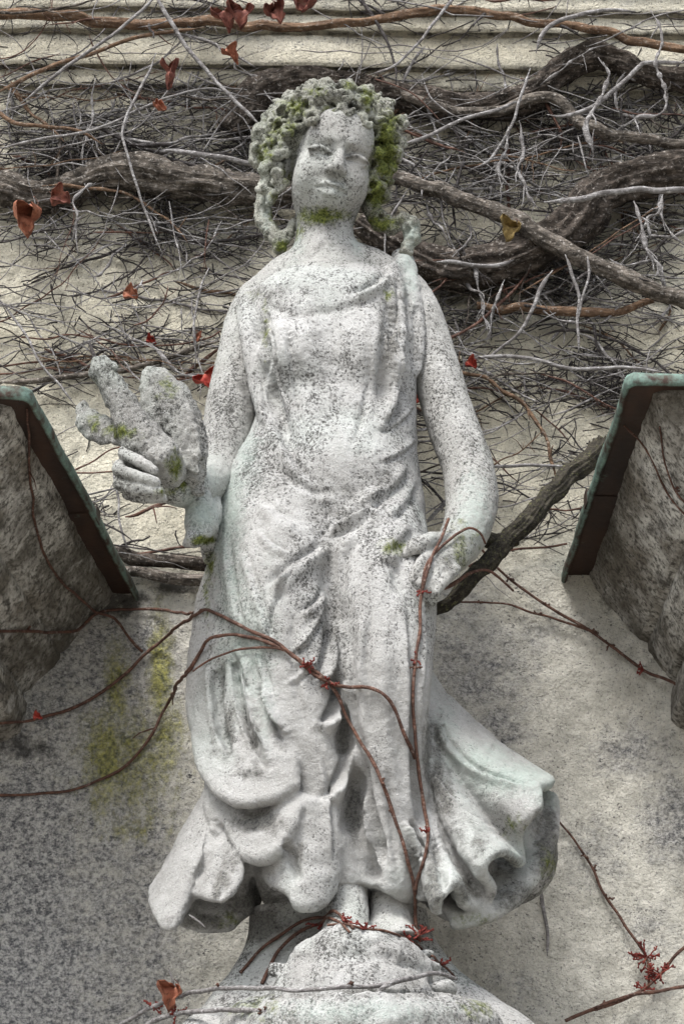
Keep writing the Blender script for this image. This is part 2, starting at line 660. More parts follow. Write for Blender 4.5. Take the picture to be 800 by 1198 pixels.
MOULD_Z = P(400, 104, WALL_Y)[2]
wall = thing('plaster_wall', 'old cream plaster wall, weathered grey below, standing behind the stone figure', 'wall', (0, WALL_Y, GZ))
xs = axis(-4, 4, -.72, .72, .005)
zs = axis(GZ, MOULD_Z + .05, P(400, 1198, WALL_Y)[2] - .1, MOULD_Z + .05, .005)
XX, ZZ = np.meshgrid(xs, zs, indexing='ij')
wv = np.stack([XX.ravel(), np.full(XX.size, WALL_Y), ZZ.ravel()], 1)
ii = np.arange(XX.size).reshape(XX.shape)
wf = np.stack([ii[:-1, :-1], ii[1:, :-1], ii[1:, 1:], ii[:-1, 1:]], -1).reshape(-1, 4)
wx, wy_ = proj(wv)
q = wv * np.array([1, 0, 1])
wv[:, 1] += .004 * fbm(q * 9, 3) + .0018 * fbm(q * 45, 5) + .0010 * vnoise(q * 130, 8)
lower = np.clip((wy_ + 30 * vnoise(q * 14, 2) - 640) / 90, 0, 1)
grey = np.maximum.reduce([
    .78 * np.clip((wy_ - 820 - .35 * wx) / 260, 0, 1) * np.clip((330 - wx) / 260, 0, 1),
    .62 * np.clip((wy_ - 680) / 60, 0, 1) * np.clip((300 - wx) / 120, 0, 1),
    stains_and_shade(wv, [(30, 1010, 90, 190, .95), (20, 1150, 80, 120, .95), (560, 790, 90, 90, .62), (530, 700, 60, 60, .5), (585, 850, 45, 40, .66),
                (740, 880, 70, 45, .66), (790, 960, 60, 80, .7), (700, 1000, 60, 60, .5), (630, 740, 60, 40, .5), (760, 1090, 50, 50, .5),
                (600, 1160, 60, 50, .45), (110, 1110, 90, 40, .7), (400, 420, 20, 20, 0)])])  # the wide low spot at left paints the small flare's cast shadow
wmoss = stains_and_shade(wv, [(124, 890, 32, 80, .78), (136, 805, 20, 80, .66), (188, 785, 17, 85, .84), (196, 865, 26, 55, .68), (152, 890, 75, 90, .60),
                    (160, 960, 70, 40, .42), (118, 860, 22, 40, .6)])
wall_shade = stains_and_shade(wv, [(140, 705, 45, 22, .8), (205, 688, 40, 14, .75), (600, 300, 200, 44, .50), (300, 130, 140, 40, .60), (100, 215, 170, 50, .50), (560, 200, 150, 50, .40), (180, 260, 120, 24, .42), (100, 150, 120, 24, .38),
                   (700, 150, 110, 60, .5), (560, 130, 140, 30, .5), (710, 690, 14, 40, .6), (560, 345, 90, 20, .6), (30, 875, 40, 20, .7)])  # shade painted on the wall behind the stems and beside the blocks
wall_mesh = obj('wall_face', wv, wf, PLASTER, wall, attrs={'lower': lower, 'grey': grey, 'moss': wmoss, 'wall_shade': wall_shade})

# horizontal mouldings at the top of the picture: one profile run along the wall
def zz(py, y):
    return P(400, py, y)[2]


prof = [(WALL_Y + .02, 104), (WALL_Y - .012, 103), (WALL_Y - .016, 99), (WALL_Y - .016, 84), (WALL_Y - .010, 82), (WALL_Y - .010, 79),
        (WALL_Y - .030, 78.5), (WALL_Y - .034, 74), (WALL_Y - .034, 44), (WALL_Y - .030, 41), (WALL_Y - .030, 37), (WALL_Y - .046, 36), (WALL_Y - .050, 31),
        (WALL_Y - .050, 19), (WALL_Y - .044, 17), (WALL_Y - .044, 13), (WALL_Y - .062, 12), (WALL_Y - .066, 7), (WALL_Y - .066, -14),
        (WALL_Y - .06, -17), (WALL_Y - .06, -20), (WALL_Y - .085, -21), (WALL_Y - .085, -60), (WALL_Y - .085, -200)]
pr = []
for (y0, p0), (y1, p1) in zip(prof[:-1], prof[1:]):
    a, b = np.array([y0, zz(p0, y0)]), np.array([y1, zz(p1, y1)])
    for k in range(4):
        pr.append(a + (b - a) * k / 4)
pr.append(np.array([prof[-1][0], zz(prof[-1][1], prof[-1][0])]))
pr = np.array(pr)
mx = axis(-4, 4, -.72, .72, .012)
mv = np.array([[x, p[0], p[1]] for x in mx for p in pr])
ii = np.arange(len(mv)).reshape(len(mx), len(pr))
mf = np.stack([ii[:-1, :-1], ii[1:, :-1], ii[1:, 1:], ii[:-1, 1:]], -1).reshape(-1, 4)
nz = fbm(mv * 14, 21)
mv[:, 1] += .0025 * nz
mv[:, 2] += .0022 * fbm(mv * 20, 31) + .004 * vnoise(mv * np.array([3, 0, 0]), 4) - .010 * mv[:, 0]
groove_shade = stains_and_shade(mv, [(x, y, 60, 4, .55) for x in range(0, 860, 70) for y in (40, 80, 16, 101)])  # dark strips painted as shade along the moulding recesses
obj('cornice_moulding', mv, mf, PLASTER, wall, attrs={'lower': np.zeros(len(mv)), 'grey': .25 + 0 * nz, 'moss': 0 * nz, 'wall_shade': groove_shade})


# ------------------------------------------------------------------ the two ends of the broken pediment
def sweep_side(path_a, path_b, n):
    t = np.linspace(0, 1, n)[:, None, None]
    return path_a[None] * (1 - t) + path_b[None] * t


def pediment(label, wall_pts, flash_wall, flash_front, side, copper_label):
    """wall_pts: where the moulded stone meets the wall, top to bottom (photo pixels)"""
    A = P(*flash_wall, WALL_Y)
    d = FWD + (flash_front[0] - 400) / FPX * np.array([1, 0, 0]) + (599 - flash_front[1]) / FPX * UPV
    B = CAM + d * ((A[2] - CAM[2]) / d[2])                          # the front corner lies level with the wall corner
    e = B - A
    root = thing('pediment_end', label, 'pediment', (A[0], WALL_Y, A[2]))
    pw = np.array([P(x, y, WALL_Y) for x, y in wall_pts])
    c = np.vstack([a_ + (b_ - a_) * t for a_, b_ in zip(pw[:-1], pw[1:]) for t in (0, .12, .5, .88)] + [pw[-1:]])
    # the block's inner end, moulded, from inside the wall to its front, then its front face running outwards
    a = c - e * .04
    b = c + e * .93
    out = np.array([side, 0, 0]) * 1.1
    rows = list(sweep_side(a, b, 70))
    corner = [b + (np.array([side, 0, 0]) * .012 + e * .012), b + np.array([side, 0, 0]) * .03 + e * .016]
    rows += corner
    rows += [b + out * t + e * .016 for t in np.linspace(.05, 1, 20)]
    v = np.array(rows)
    nr, nc = v.shape[:2]
    v = v.reshape(-1, 3)
    ii = np.arange(nr * nc).reshape(nr, nc)
    f = np.stack([ii[:-1, :-1], ii[1:, :-1], ii[1:, 1:], ii[:-1, 1:]], -1).reshape(-1, 4)
    if side > 0:
        f = f[:, ::-1]
    n = vert_normals(v, f)
    v = v + n * (.0025 * fbm(v * 9, 41) + .0014 * fbm(v * 45, 43))[:, None]
    # close the top and the underside
    faces = f.tolist()
    base = len(v)
    far_t = [tuple(v[ii[0, 0]] + out * 1.1), tuple(v[ii[0, -1]] + out * 1.1)]
    vv = np.vstack([v, far_t])
    faces.append([int(k) for k in ii[:, 0]] + [base])
    faces.append([int(k) for k in ii[::-1, -1]] + [base + 1])
    st_ = obj('moulded_stone', vv, faces, BLOCK, root)
    st_.data.set_sharp_from_angle(angle=math.radians(34))
    # copper sheet: a thin tray with a turned-down lip along its inner and front edges
    ed, th = e / np.linalg.norm(e), .006
    inn = np.array([-side, 0, 0])
    p0, p1 = A - e * .03, B
    p2 = B + np.array([side, 0, 0]) * 1.15
    path = [p0] + [p0 + (p1 - p0) * t for t in np.linspace(.04, .985, 40)] + [p1 + np.array([side, 0, 0]) * .008] + [p1 + (p2 - p1) * t for t in np.linspace(.03, 1, 16)]
    path = np.array(path)
    tg = np.gradient(path, axis=0)
    tg /= np.linalg.norm(tg, axis=1)[:, None]
    lat = np.cross(tg, [0, 0, 1]) * (-side)                          # towards the block
    if (lat[5] @ inn) > 0:
        lat = -lat
    Z = np.array([0, 0, 1])
    LIP = .020
    sec = [(.16, .006), (.012, .004), (.0, .002), (-.004, -.004), (-.0045, -LIP + .003), (-.002, -LIP), (.002, -LIP), (.004, -LIP + .003), (.005, -.006), (.012, -.007), (.16, -.006)]
    rows = np.array([[p + l * s + Z * z for s, z in sec] for p, l in zip(path, lat)])
    nr, nc = rows.shape[:2]
    v = rows.reshape(-1, 3)
    ii = np.arange(nr * nc).reshape(nr, nc)
    f = np.stack([ii[:-1, :-1], ii[1:, :-1], ii[1:, 1:], ii[:-1, 1:]], -1).reshape(-1, 4)
    f = np.vstack([f, np.stack([ii[:-1, -1], ii[1:, -1], ii[1:, 0], ii[:-1, 0]], -1)])
    if side > 0:
        f = f[:, ::-1]
    v = v + .0018 * np.stack([fbm(v * 16, 51 + k) for k in range(3)], 1)
    pat = np.tile(np.array([.4, .5, .5, .45, .40, .5, .3, .10, .05, .05, .0]), nr)
    cs = obj('copper_flashing', v, f, COPPER, root, attrs={'patina': pat})
    # one soldered joint strap
    t0 = .42
    c0 = A + e * t0
    l0 = lat[18]
    js = [c0 + ed * s_ + l0 * l_ + Z * z_ for s_ in (-.012, .012) for l_, z_ in ((-.006, -LIP - .001), (-.006, .004), (.05, -.0085), (.007, -.0085))]
    js = np.array(js)
    obj('seam', js, [[0, 1, 5, 4], [3, 2, 6, 7], [0, 4, 7, 3], [0, 3, 1], [4, 5, 7]], COPPER, cs, smooth=False, attrs={'patina': np.full(8, .1)})
    return root


pediment('sooty stone pediment end with rusty copper edge, beside the hand holding the dove',
         [(132, 694), (127, 706), (114, 719), (100, 733), (86, 750), (78, 759), (70, 763), (69, 770), (62, 779), (48, 793), (37, 806), (29, 812), (29, 820), (33, 824), (29, 846), (25, 857), (14, 864), (0, 868), (-40, 873)],
         (160, 690), (35, 453), -1, None)
pediment('sooty stone pediment end with greenish copper edge, above the flaring hem side',
         [(688, 664), (690, 674), (698, 690), (710, 706), (723, 720), (736, 736), (748, 748), (758, 752), (759, 762), (765, 771), (774, 784), (782, 793), (790, 796), (790, 806), (785, 811), (785, 842), (792, 849), (802, 853), (840, 858)],
         (658, 669), (735, 438), 1, None)

# ------------------------------------------------------------------ the statue
statue = thing('stone_statue', 'weathered pale stone statue of a curly haired girl in draped gown holding a dove', 'statue', (0, 0, P(430, 1085, -.03)[2]))


def S(px, py, y, r):
    """a point of a chain: photo pixel, depth, radius in pixels"""
    p = P(px, py, y)
    return (p[0], p[1], p[2], r * MPP)


def chain(cl, pts, k=.01, sub=False, sy=1.0, step=.02):
    cl.chain([S(*p) for p in pts], k, sub, sy, step)


# ---- head frame
yaw, pit, rol = math.radians(12), math.radians(-14), math.radians(9)
def rot(ax, a):
    c, s = math.cos(a), math.sin(a)
    return {'x': np.array([[1, 0, 0], [0, c, -s], [0, s, c]]), 'y': np.array([[c, 0, s], [0, 1, 0], [-s, 0, c]]), 'z': np.array([[c, -s, 0], [s, c, 0], [0, 0, 1]])}[ax]
# local axes: x to the viewer's right, y out of the face (towards -Y), z up
B0 = np.array([[1, 0, 0], [0, -1, 0], [0, 0, 1]], float).T
R = rot('y', rol) @ rot('z', yaw) @ rot('x', -pit)
HM = R @ B0                              # columns: head axes in the world
HC = P(388, 198, -.035)


def H(x, y, z):
    return HC + HM @ np.array([x, y, z])


HR = HM.T                                # rows: the head's axes


def build_body():
    c = Clay(P(80, 1120, .1) * [1, 0, 1] + [0, -.30, -.03], P(620, 70, .1) * [1, 0, 1] + [0, .13, 0], .0022)
    # torso core under the gown, neck
    chain(c, [(385, 420, .0, 60), (385, 350, .0, 62)], .03, sy=.8)
    chain(c, [(304, 350, .01, 20), (340, 330, .01, 26), (385, 318, .005, 28), (430, 322, .01, 25), (472, 345, .01, 21)], .03)
    c.chain([(*P(383, 325, .0), .050), (*P(380, 292, -.004), .039), (*P(380, 262, -.010), .037), (*H(0, -.014, -.05), .038)], .022)
    # head
    c.ell(H(0, -.012, .022), (.066, .088, .084), .01, M=HR)
    c.ell(H(0, .022, -.026), (.054, .058, .060), .02, M=HR)
    c.ell(H(0, .050, -.069), (.022, .023, .018), .022, M=HR)
    for s in (-1, 1):
        c.ell(H(s * .031, .044, -.032), (.027, .031, .030), .018, M=HR)
        c.ell(H(s * .031, .012, -.050), (.020, .034, .022), .026, M=HR)
    c.cone(H(-.042, .052, .026), H(-.010, .074, .022), .009, .009, .014)
    c.cone(H(.042, .052, .026), H(.010, .074, .022), .009, .009, .014)
    c.ell(H(0, .056, .048), (.048, .026, .036), .02, M=HR)
    for s in (-1, 1):
        c.ell(H(s * .029, .090, .003), (.0215, .0250, .0145), .007, True, M=HR)
        c.ell(H(s * .0165, .083, .006), (.007, .012, .011), .004, True, M=HR)
    c.cone(H(0, .075, .012), H(0, .097, -.028), .0055, .0092, .006)
    for s in (-1, 1):
        c.ell(H(s * .0105, .088, -.032), (.0080, .011, .0075), .004, M=HR)
        # the lowered lids: a ball under a thin upper lid, a soft lower one
        c.ell(H(s * .030, .0645, -.001), (.0180, .0122, .0105), .005, M=HR)
        pts = [(*H(s * .030 + dx, .0772 - 12 * dx * dx, .0060 * (1 - (dx / .0205) ** 2) - .0015 - abs(dx) * .12), .0034) for dx in (-.018, -.010, 0, .010, .018)]
        c.chain(pts, .0015, step=.008)
        pts = [(*H(s * .030 + dx, .0770 - 12 * dx * dx, -.0030 * (1 - (dx / .0205) ** 2) - .0020), .0026) for dx in (-.017, -.010, 0, .010, .017)]
        c.chain(pts, .0015, True, step=.008)
        pts = [(*H(s * .030 + dx, .0735 - 12 * dx * dx, -.0105 * (1 - (dx / .0225) ** 2) - .0010), .0014) for dx in (-.018, -.010, 0, .010, .018)]
        c.chain(pts, .003, step=.008)
        c.cone(H(s * .006, .090, -.0385), H(s * .014, .088, -.0375), .0030, .0024, .002, True)
    # mouth
    c.ell(H(0, .062, -.058), (.024, .020, .016), .012, M=HR)
    c.chain([(*H(-.020, .068, -.0590), .0035), (*H(-.009, .083, -.0555), .0060), (*H(0, .086, -.0570), .0052), (*H(.009, .083, -.0555), .0060), (*H(.020, .068, -.0590), .0035)], .003, step=.006)
    c.chain([(*H(-.014, .070, -.0660), .0042), (*H(0, .081, -.0695), .0080), (*H(.014, .070, -.0660), .0042)], .003, step=.006)
    c.chain([(*H(-.023, .072, -.0602), .0026), (*H(-.010, .0890, -.0620), .0030), (*H(0, .0915, -.0616), .0030), (*H(.010, .0890, -.0620), .0030), (*H(.023, .072, -.0602), .0026)], .002, True, step=.006)
    c.cone(H(-.010, .080, -.0785), H(.010, .080, -.0785), .005, .005, .006, True)
    c.cone(H(0, .094, -.043), H(0, .089, -.049), .003, .003, .004, True)
    # ears, mostly under the curls
    for s in (-1, 1):
        c.ell(H(s * .074, -.012, -.012), (.010, .016, .024), .008, M=HR)
    # the arm that hangs and rests its hand on the thigh
    chain(c, [(478, 344, .015, 23), (491, 374, .012, 24), (509, 432, .008, 24), (530, 500, .0, 24.5), (550, 552, -.01, 25)], .02)
    chain(c, [(548, 552, -.01, 27), (552, 585, -.03, 27), (545, 620, -.055, 24), (528, 650, -.080, 20)], .015)
    chain(c, [(530, 645, -.080, 20), (512, 662, -.098, 19), (500, 672, -.105, 15)], .012, sy=.8)
    for px, dy in ((-9, -4), (0, 3), (9, 10), (18, 16)):
        chain(c, [(514 + px, 650 + dy, -.104, 7), (501 + px, 664 + dy * .95, -.126, 6.8), (492 + px, 682 + dy * .7, -.130, 6), (488 + px, 697 + dy * .5, -.118, 5)], .0022, step=.01)
    chain(c, [(522, 632, -.085, 9), (502, 632, -.112, 8), (484, 640, -.126, 7.5), (474, 648, -.122, 5)], .007, sy=.8, step=.01)
    # the arm that holds the dove: upper arm, then a forearm coming forwards
    chain(c, [(297, 352, .015, 20), (288, 382, .014, 22), (279, 430, .012, 23.5), (270, 480, .006, 25), (263, 530, -.002, 24), (258, 552, -.01, 23)], .02)
    chain(c, [(256, 552, -.01, 25), (240, 566, -.06, 22), (222, 572, -.11, 19), (205, 572, -.145, 17)], .014)
    chain(c, [(205, 570, -.145, 18), (184, 562, -.165, 22), (170, 556, -.170, 22)], .012, sy=.9)
    for a in ([(176, 530, -.175, 9), (155, 526, -.195, 9), (146, 530, -.215, 8.5), (163, 540, -.232, 8), (180, 550, -.236, 7)],
              [(172, 544, -.175, 9), (148, 543, -.197, 9.5), (139, 549, -.216, 9), (158, 557, -.236, 8.5), (182, 564, -.238, 7.5)],
              [(172, 558, -.175, 9), (148, 560, -.195, 9.5), (141, 566, -.212, 9), (160, 572, -.230, 8.5), (186, 575, -.232, 7.5)],
              [(176, 570, -.175, 8), (156, 574, -.190, 8), (150, 578, -.204, 7.5), (168, 583, -.216, 7), (190, 583, -.220, 6.5)]):
        chain(c, [(x_, y_, d_, r_ * .84) for x_, y_, d_, r_ in a], .0022, step=.012)
    chain(c, [(200, 558, -.165, 11), (192, 545, -.19, 10.5), (184, 536, -.215, 10), (180, 530, -.228, 8)], .006, step=.012)
    # feet and shins
    chain(c, [(398, 960, -.015, 24), (403, 1010, -.02, 20.5), (406, 1045, -.025, 19.5), (406, 1075, -.03, 21), (404, 1100, -.045, 24)], .012)
    chain(c, [(404, 1095, -.045, 22), (398, 1106, -.08, 19), (394, 1112, -.10, 13)], .014, sy=1.0)
    chain(c, [(460, 970, .01, 24), (458, 1030, .006, 21), (457, 1062, .0, 20), (458, 1085, -.005, 22), (460, 1105, -.015, 24)], .012)
    chain(c, [(460, 1098, -.015, 22), (470, 1106, -.06, 20), (478, 1112, -.09, 14)], .014)
    v, f = c.mesh()
    v = relax(v, f, 1, .4)
    n = vert_normals(v, f)
    v = v + n * (.0008 * fbm(v * 55, 61) + .0006 * vnoise(v * 190, 63))[:, None]
    moss = stains_and_shade(v, [(375, 252, 40, 14, .72), (440, 200, 14, 60, .6), (350, 270, 12, 20, .5), (212, 560, 18, 22, .75), (200, 575, 24, 10, .5), (540, 640, 30, 40, .45), (330, 200, 8, 40, .4)])
    dirt_shade = stains_and_shade(v, [(375, 262, 34, 16, .65), (375, 285, 30, 20, .42), (368, 176, 12, 5, .62), (414, 183, 12, 5, .62), (382, 178, 4, 8, .55), (395, 206, 6, 4, .6), (386, 217, 14, 3, .55), (150, 560, 30, 24, .55), (505, 365, 16, 24, .45),
                      (286, 450, 12, 60, .5), (520, 660, 26, 24, .55), (400, 215, 22, 8, .4), (300, 352, 20, 14, .45), (350, 140, 30, 14, .4)])  # dirt, plus shade painted into eyes, nostrils and mouth line
    green = stains_and_shade(v, [(555, 600, 24, 50, .62), (345, 280, 12, 24, .5), (418, 280, 10, 30, .5), (226, 600, 20, 40, .7), (240, 560, 20, 20, .5)])
    return obj('body', v, f, STONE_FACE, statue, attrs={'moss': moss, 'dirt_shade': dirt_shade, 'green': green})


def build_gown():
    c = Clay(P(150, 1115, .1) * [1, 0, 1] + [0, -.22, -.03], P(670, 280, .1) * [1, 0, 1] + [0, .22, 0], .0026)
    rows = [(322, 338, 448, .006, .046), (334, 312, 472, .004, .064), (360, 291, 486, .0, .088), (400, 292, 489, .0, .098), (440, 298, 488, .0, .098), (480, 301, 487, .0, .094),
            (520, 288, 488, .0, .094), (552, 268, 490, .0, .096), (600, 249, 497, .0, .102), (660, 243, 499, .0, .106), (720, 241, 500, .0, .108),
            (800, 234, 502, .005, .106), (860, 234, 506, .01, .104), (905, 250, 512, .012, .100), (950, 272, 512, .015, .095), (1000, 288, 504, .015, .085), (1052, 305, 492, .015, .070)]
    c.loft([(P(400, r[0], r[3])[2], P(r[1], r[0], r[3])[0], P(r[2], r[0], r[3])[0], r[3], r[4]) for r in rows], .01, 2.3)
    k = .03
    # bust, belly, thighs, the forward leg under the cloth
    c.ell(P(345, 415, -.070), (.055, .045, .055), k)
    c.ell(P(432, 415, -.070), (.055, .045, .055), k)
    c.ell(P(398, 560, -.055), (.090, .060, .080), k)
    chain(c, [(440, 630, -.040, 50), (446, 720, -.070, 50), (448, 800, -.085, 42), (452, 870, -.070, 34), (458, 950, -.045, 30), (458, 1030, -.025, 29)], k)
    chain(c, [(335, 630, -.035, 55), (335, 720, -.055, 54), (352, 800, -.060, 46), (372, 880, -.052, 38), (392, 960, -.035, 30), (402, 1015, -.025, 26)], k)
    # hollow between the legs
    chain(c, [(392, 690, -.135, 6), (398, 770, -.140, 12), (404, 840, -.128, 13), (413, 910, -.110, 12), (422, 975, -.09, 13), (436, 1030, -.075, 13)], .02, True)
    # ---- the long pouch of cloth at the hip, its hem rolled
    def PP(pts):
        return [P(*p) for p in pts]
    chain(c, [(262, 690, .01, 24), (252, 780, .005, 26), (258, 850, .0, 28), (284, 890, -.015, 28), (312, 900, -.035, 24)], .02)
    c.sheet(PP([(242, 700, .0), (262, 740, -.045), (290, 780, -.070), (318, 830, -.085), (338, 870, -.092)]),
            PP([(232, 835, -.012), (234, 880, -.035), (248, 915, -.058), (272, 933, -.080), (300, 937, -.096), (326, 930, -.106), (345, 918, -.108)]), 8 * MPP, 6.5 * MPP, 40, .008)
    chain(c, [(229, 800, -.004, 6), (230, 850, -.024, 6.5), (240, 898, -.050, 6.5), (262, 929, -.076, 6.5), (292, 939, -.098, 6.5), (322, 931, -.110, 6.5), (344, 917, -.110, 5.5)], .004)
    chain(c, [(252, 790, -.062, 5), (254, 846, -.078, 7), (270, 897, -.098, 9), (294, 914, -.114, 8), (318, 908, -.120, 6)], .008, True)
    chain(c, [(284, 770, -.080, 3), (290, 820, -.094, 6), (302, 862, -.108, 8), (320, 892, -.118, 7)], .006, True)
    chain(c, [(272, 780, -.074, 3), (275, 830, -.088, 5), (290, 884, -.108, 6)], .006, True)
    chain(c, [(252, 948, -.050, 8), (276, 962, -.085, 13), (304, 966, -.108, 14), (326, 956, -.116, 9)], .006, True)
    # second layer below the pouch, swinging up again
    c.sheet(PP([(250, 915, -.015), (275, 930, -.030), (305, 935, -.05), (335, 925, -.07)]),
            PP([(250, 950, -.015), (262, 978, -.040), (286, 996, -.070), (308, 1003, -.088), (328, 990, -.102), (340, 966, -.108)]), 9 * MPP, 8 * MPP, 24, .010)
    chain(c, [(246, 935, -.005, 6), (258, 972, -.035, 7), (284, 995, -.070, 8), (308, 1004, -.090, 8), (328, 991, -.104, 8), (341, 966, -.110, 7), (350, 945, -.108, 6)], .005)
    chain(c, [(298, 972, -.110, 9), (314, 980, -.122, 10), (326, 966, -.126, 8)], .006, True)
    # the lobe of hem before the rear leg
    c.sheet(PP([(330, 940, -.080), (350, 940, -.092), (372, 950, -.088), (388, 960, -.075)]),
            PP([(318, 1020, -.050), (332, 1042, -.072), (352, 1056, -.088), (370, 1054, -.084), (386, 1036, -.068)]), 9 * MPP, 9 * MPP, 18, .010)
    chain(c, [(350, 968, -.124, 4), (345, 1005, -.122, 10), (342, 1030, -.114, 8)], .008, True)
    # ---- the small flare that blows out to the dove's side
    chain(c, [(290, 940, .02, 26), (268, 985, .04, 32), (252, 1020, .06, 34)], .015)
    c.sheet(PP([(246, 925, .03), (250, 935, .01), (256, 945, -.005), (262, 950, -.012), (272, 955, -.02), (285, 975, -.02), (292, 985, -.01)]),
            PP([(214, 1016, .075), (192, 1028, .06), (179, 1044, .03), (181, 1062, -.01), (194, 1085, -.05), (204, 1082, -.055), (212, 1070, -.035), (222, 1052, -.01), (233, 1046, -.04), (246, 1050, -.080),
                (262, 1050, -.095), (276, 1036, -.09), (281, 1018, -.07), (272, 1004, -.04), (258, 1004, -.01), (248, 1016, .03), (262, 1040, .03), (285, 1056, .03)]), 8 * MPP, 4.8 * MPP, 120, .0035)
    c.sheet(PP([(222, 1030, .06), (240, 1030, .06), (262, 1030, .05), (285, 1030, .04)]), PP([(208, 1070, .04), (232, 1080, .03), (258, 1082, .03), (290, 1074, .03)]), 10 * MPP, 7 * MPP, 24, .008)
    chain(c, [(256, 1048, -.100, 5), (259, 1034, -.100, 7), (263, 1018, -.092, 7), (266, 1006, -.080, 4)], .004, True)
    chain(c, [(214, 1094, -.075, 5), (217, 1080, -.065, 5), (221, 1064, -.050, 4)], .004, True)
    chain(c, [(236, 1082, -.06, 8), (262, 1076, -.06, 10), (290, 1068, -.06, 12)], .006, True)
    chain(c, [(286, 985, .055, 22), (290, 1030, .065, 19), (292, 1052, .07, 15)], .01)
    # ---- the wide flare that blows out to the other side
    chain(c, [(494, 800, .03, 14), (512, 858, .05, 26), (545, 920, .075, 44), (580, 975, .10, 56), (592, 1000, .11, 58)], .02)
    chain(c, [(490, 900, .02, 24), (508, 960, .03, 38), (530, 1020, .05, 46)], .02)
    c.sheet(PP([(500, 800, .015), (500, 815, .0), (498, 835, -.01), (496, 860, -.022), (494, 885, -.034), (492, 910, -.042), (490, 940, -.048), (490, 970, -.050)]),
            PP([(640, 912, .085), (642, 914, .05), (638, 918, .01), (626, 924, -.040), (628, 944, -.062), (612, 960, -.055), (604, 980, -.020), (608, 1008, .0), (598, 1002, -.045),
                (584, 996, -.082), (568, 1004, -.095), (562, 1020, -.080), (574, 1040, -.030), (562, 1056, -.015), (544, 1058, -.050), (532, 1034, -.096), (516, 1046, -.106), (508, 1062, -.080), (514, 1074, -.040), (494, 1072, -.04)]),
            6 * MPP, 6.5 * MPP, 120, .005, sag=.012)
    c.sheet(PP([(600, 930, .10), (590, 970, .09), (570, 1010, .07), (540, 1040, .05), (510, 1050, .03)]),
            PP([(644, 935, .09), (640, 985, .06), (618, 1030, .03), (580, 1064, .005), (530, 1078, -.02)]), 12 * MPP, 9 * MPP, 40, .010)
    c.ell(P(664, 1060, .0), (.045, .16, .045), .012, True)
    # hollow under the hem
    c.ell(P(312, 1090, .0), (.048, .13, .046), .008, True)
    c.ell(P(420, 1075, .02), (.075, .085, .035), .008, True)
    c.ell(P(490, 1086, .0), (.045, .08, .030), .008, True)
    # shoulder straps, gathers at the shoulders
    chain(c, [(470, 302, .012, 13), (475, 330, -.008, 14), (482, 380, -.030, 13), (486, 430, -.032, 8)], .012)
    chain(c, [(455, 318, -.030, 9), (463, 350, -.064, 8), (466, 400, -.082, 6)], .012)
    chain(c, [(290, 342, .004, 10), (294, 382, -.030, 13), (302, 440, -.045, 11), (312, 490, -.058, 8)], .012)
    chain(c, [(292, 338, -.002, 5), (318, 348, -.040, 6), (350, 353, -.066, 6), (390, 350, -.074, 6), (428, 340, -.066, 6), (456, 322, -.036, 7), (472, 306, -.01, 8)], .010)
    v, f = c.mesh()
    v = relax(v, f, 2, .45)
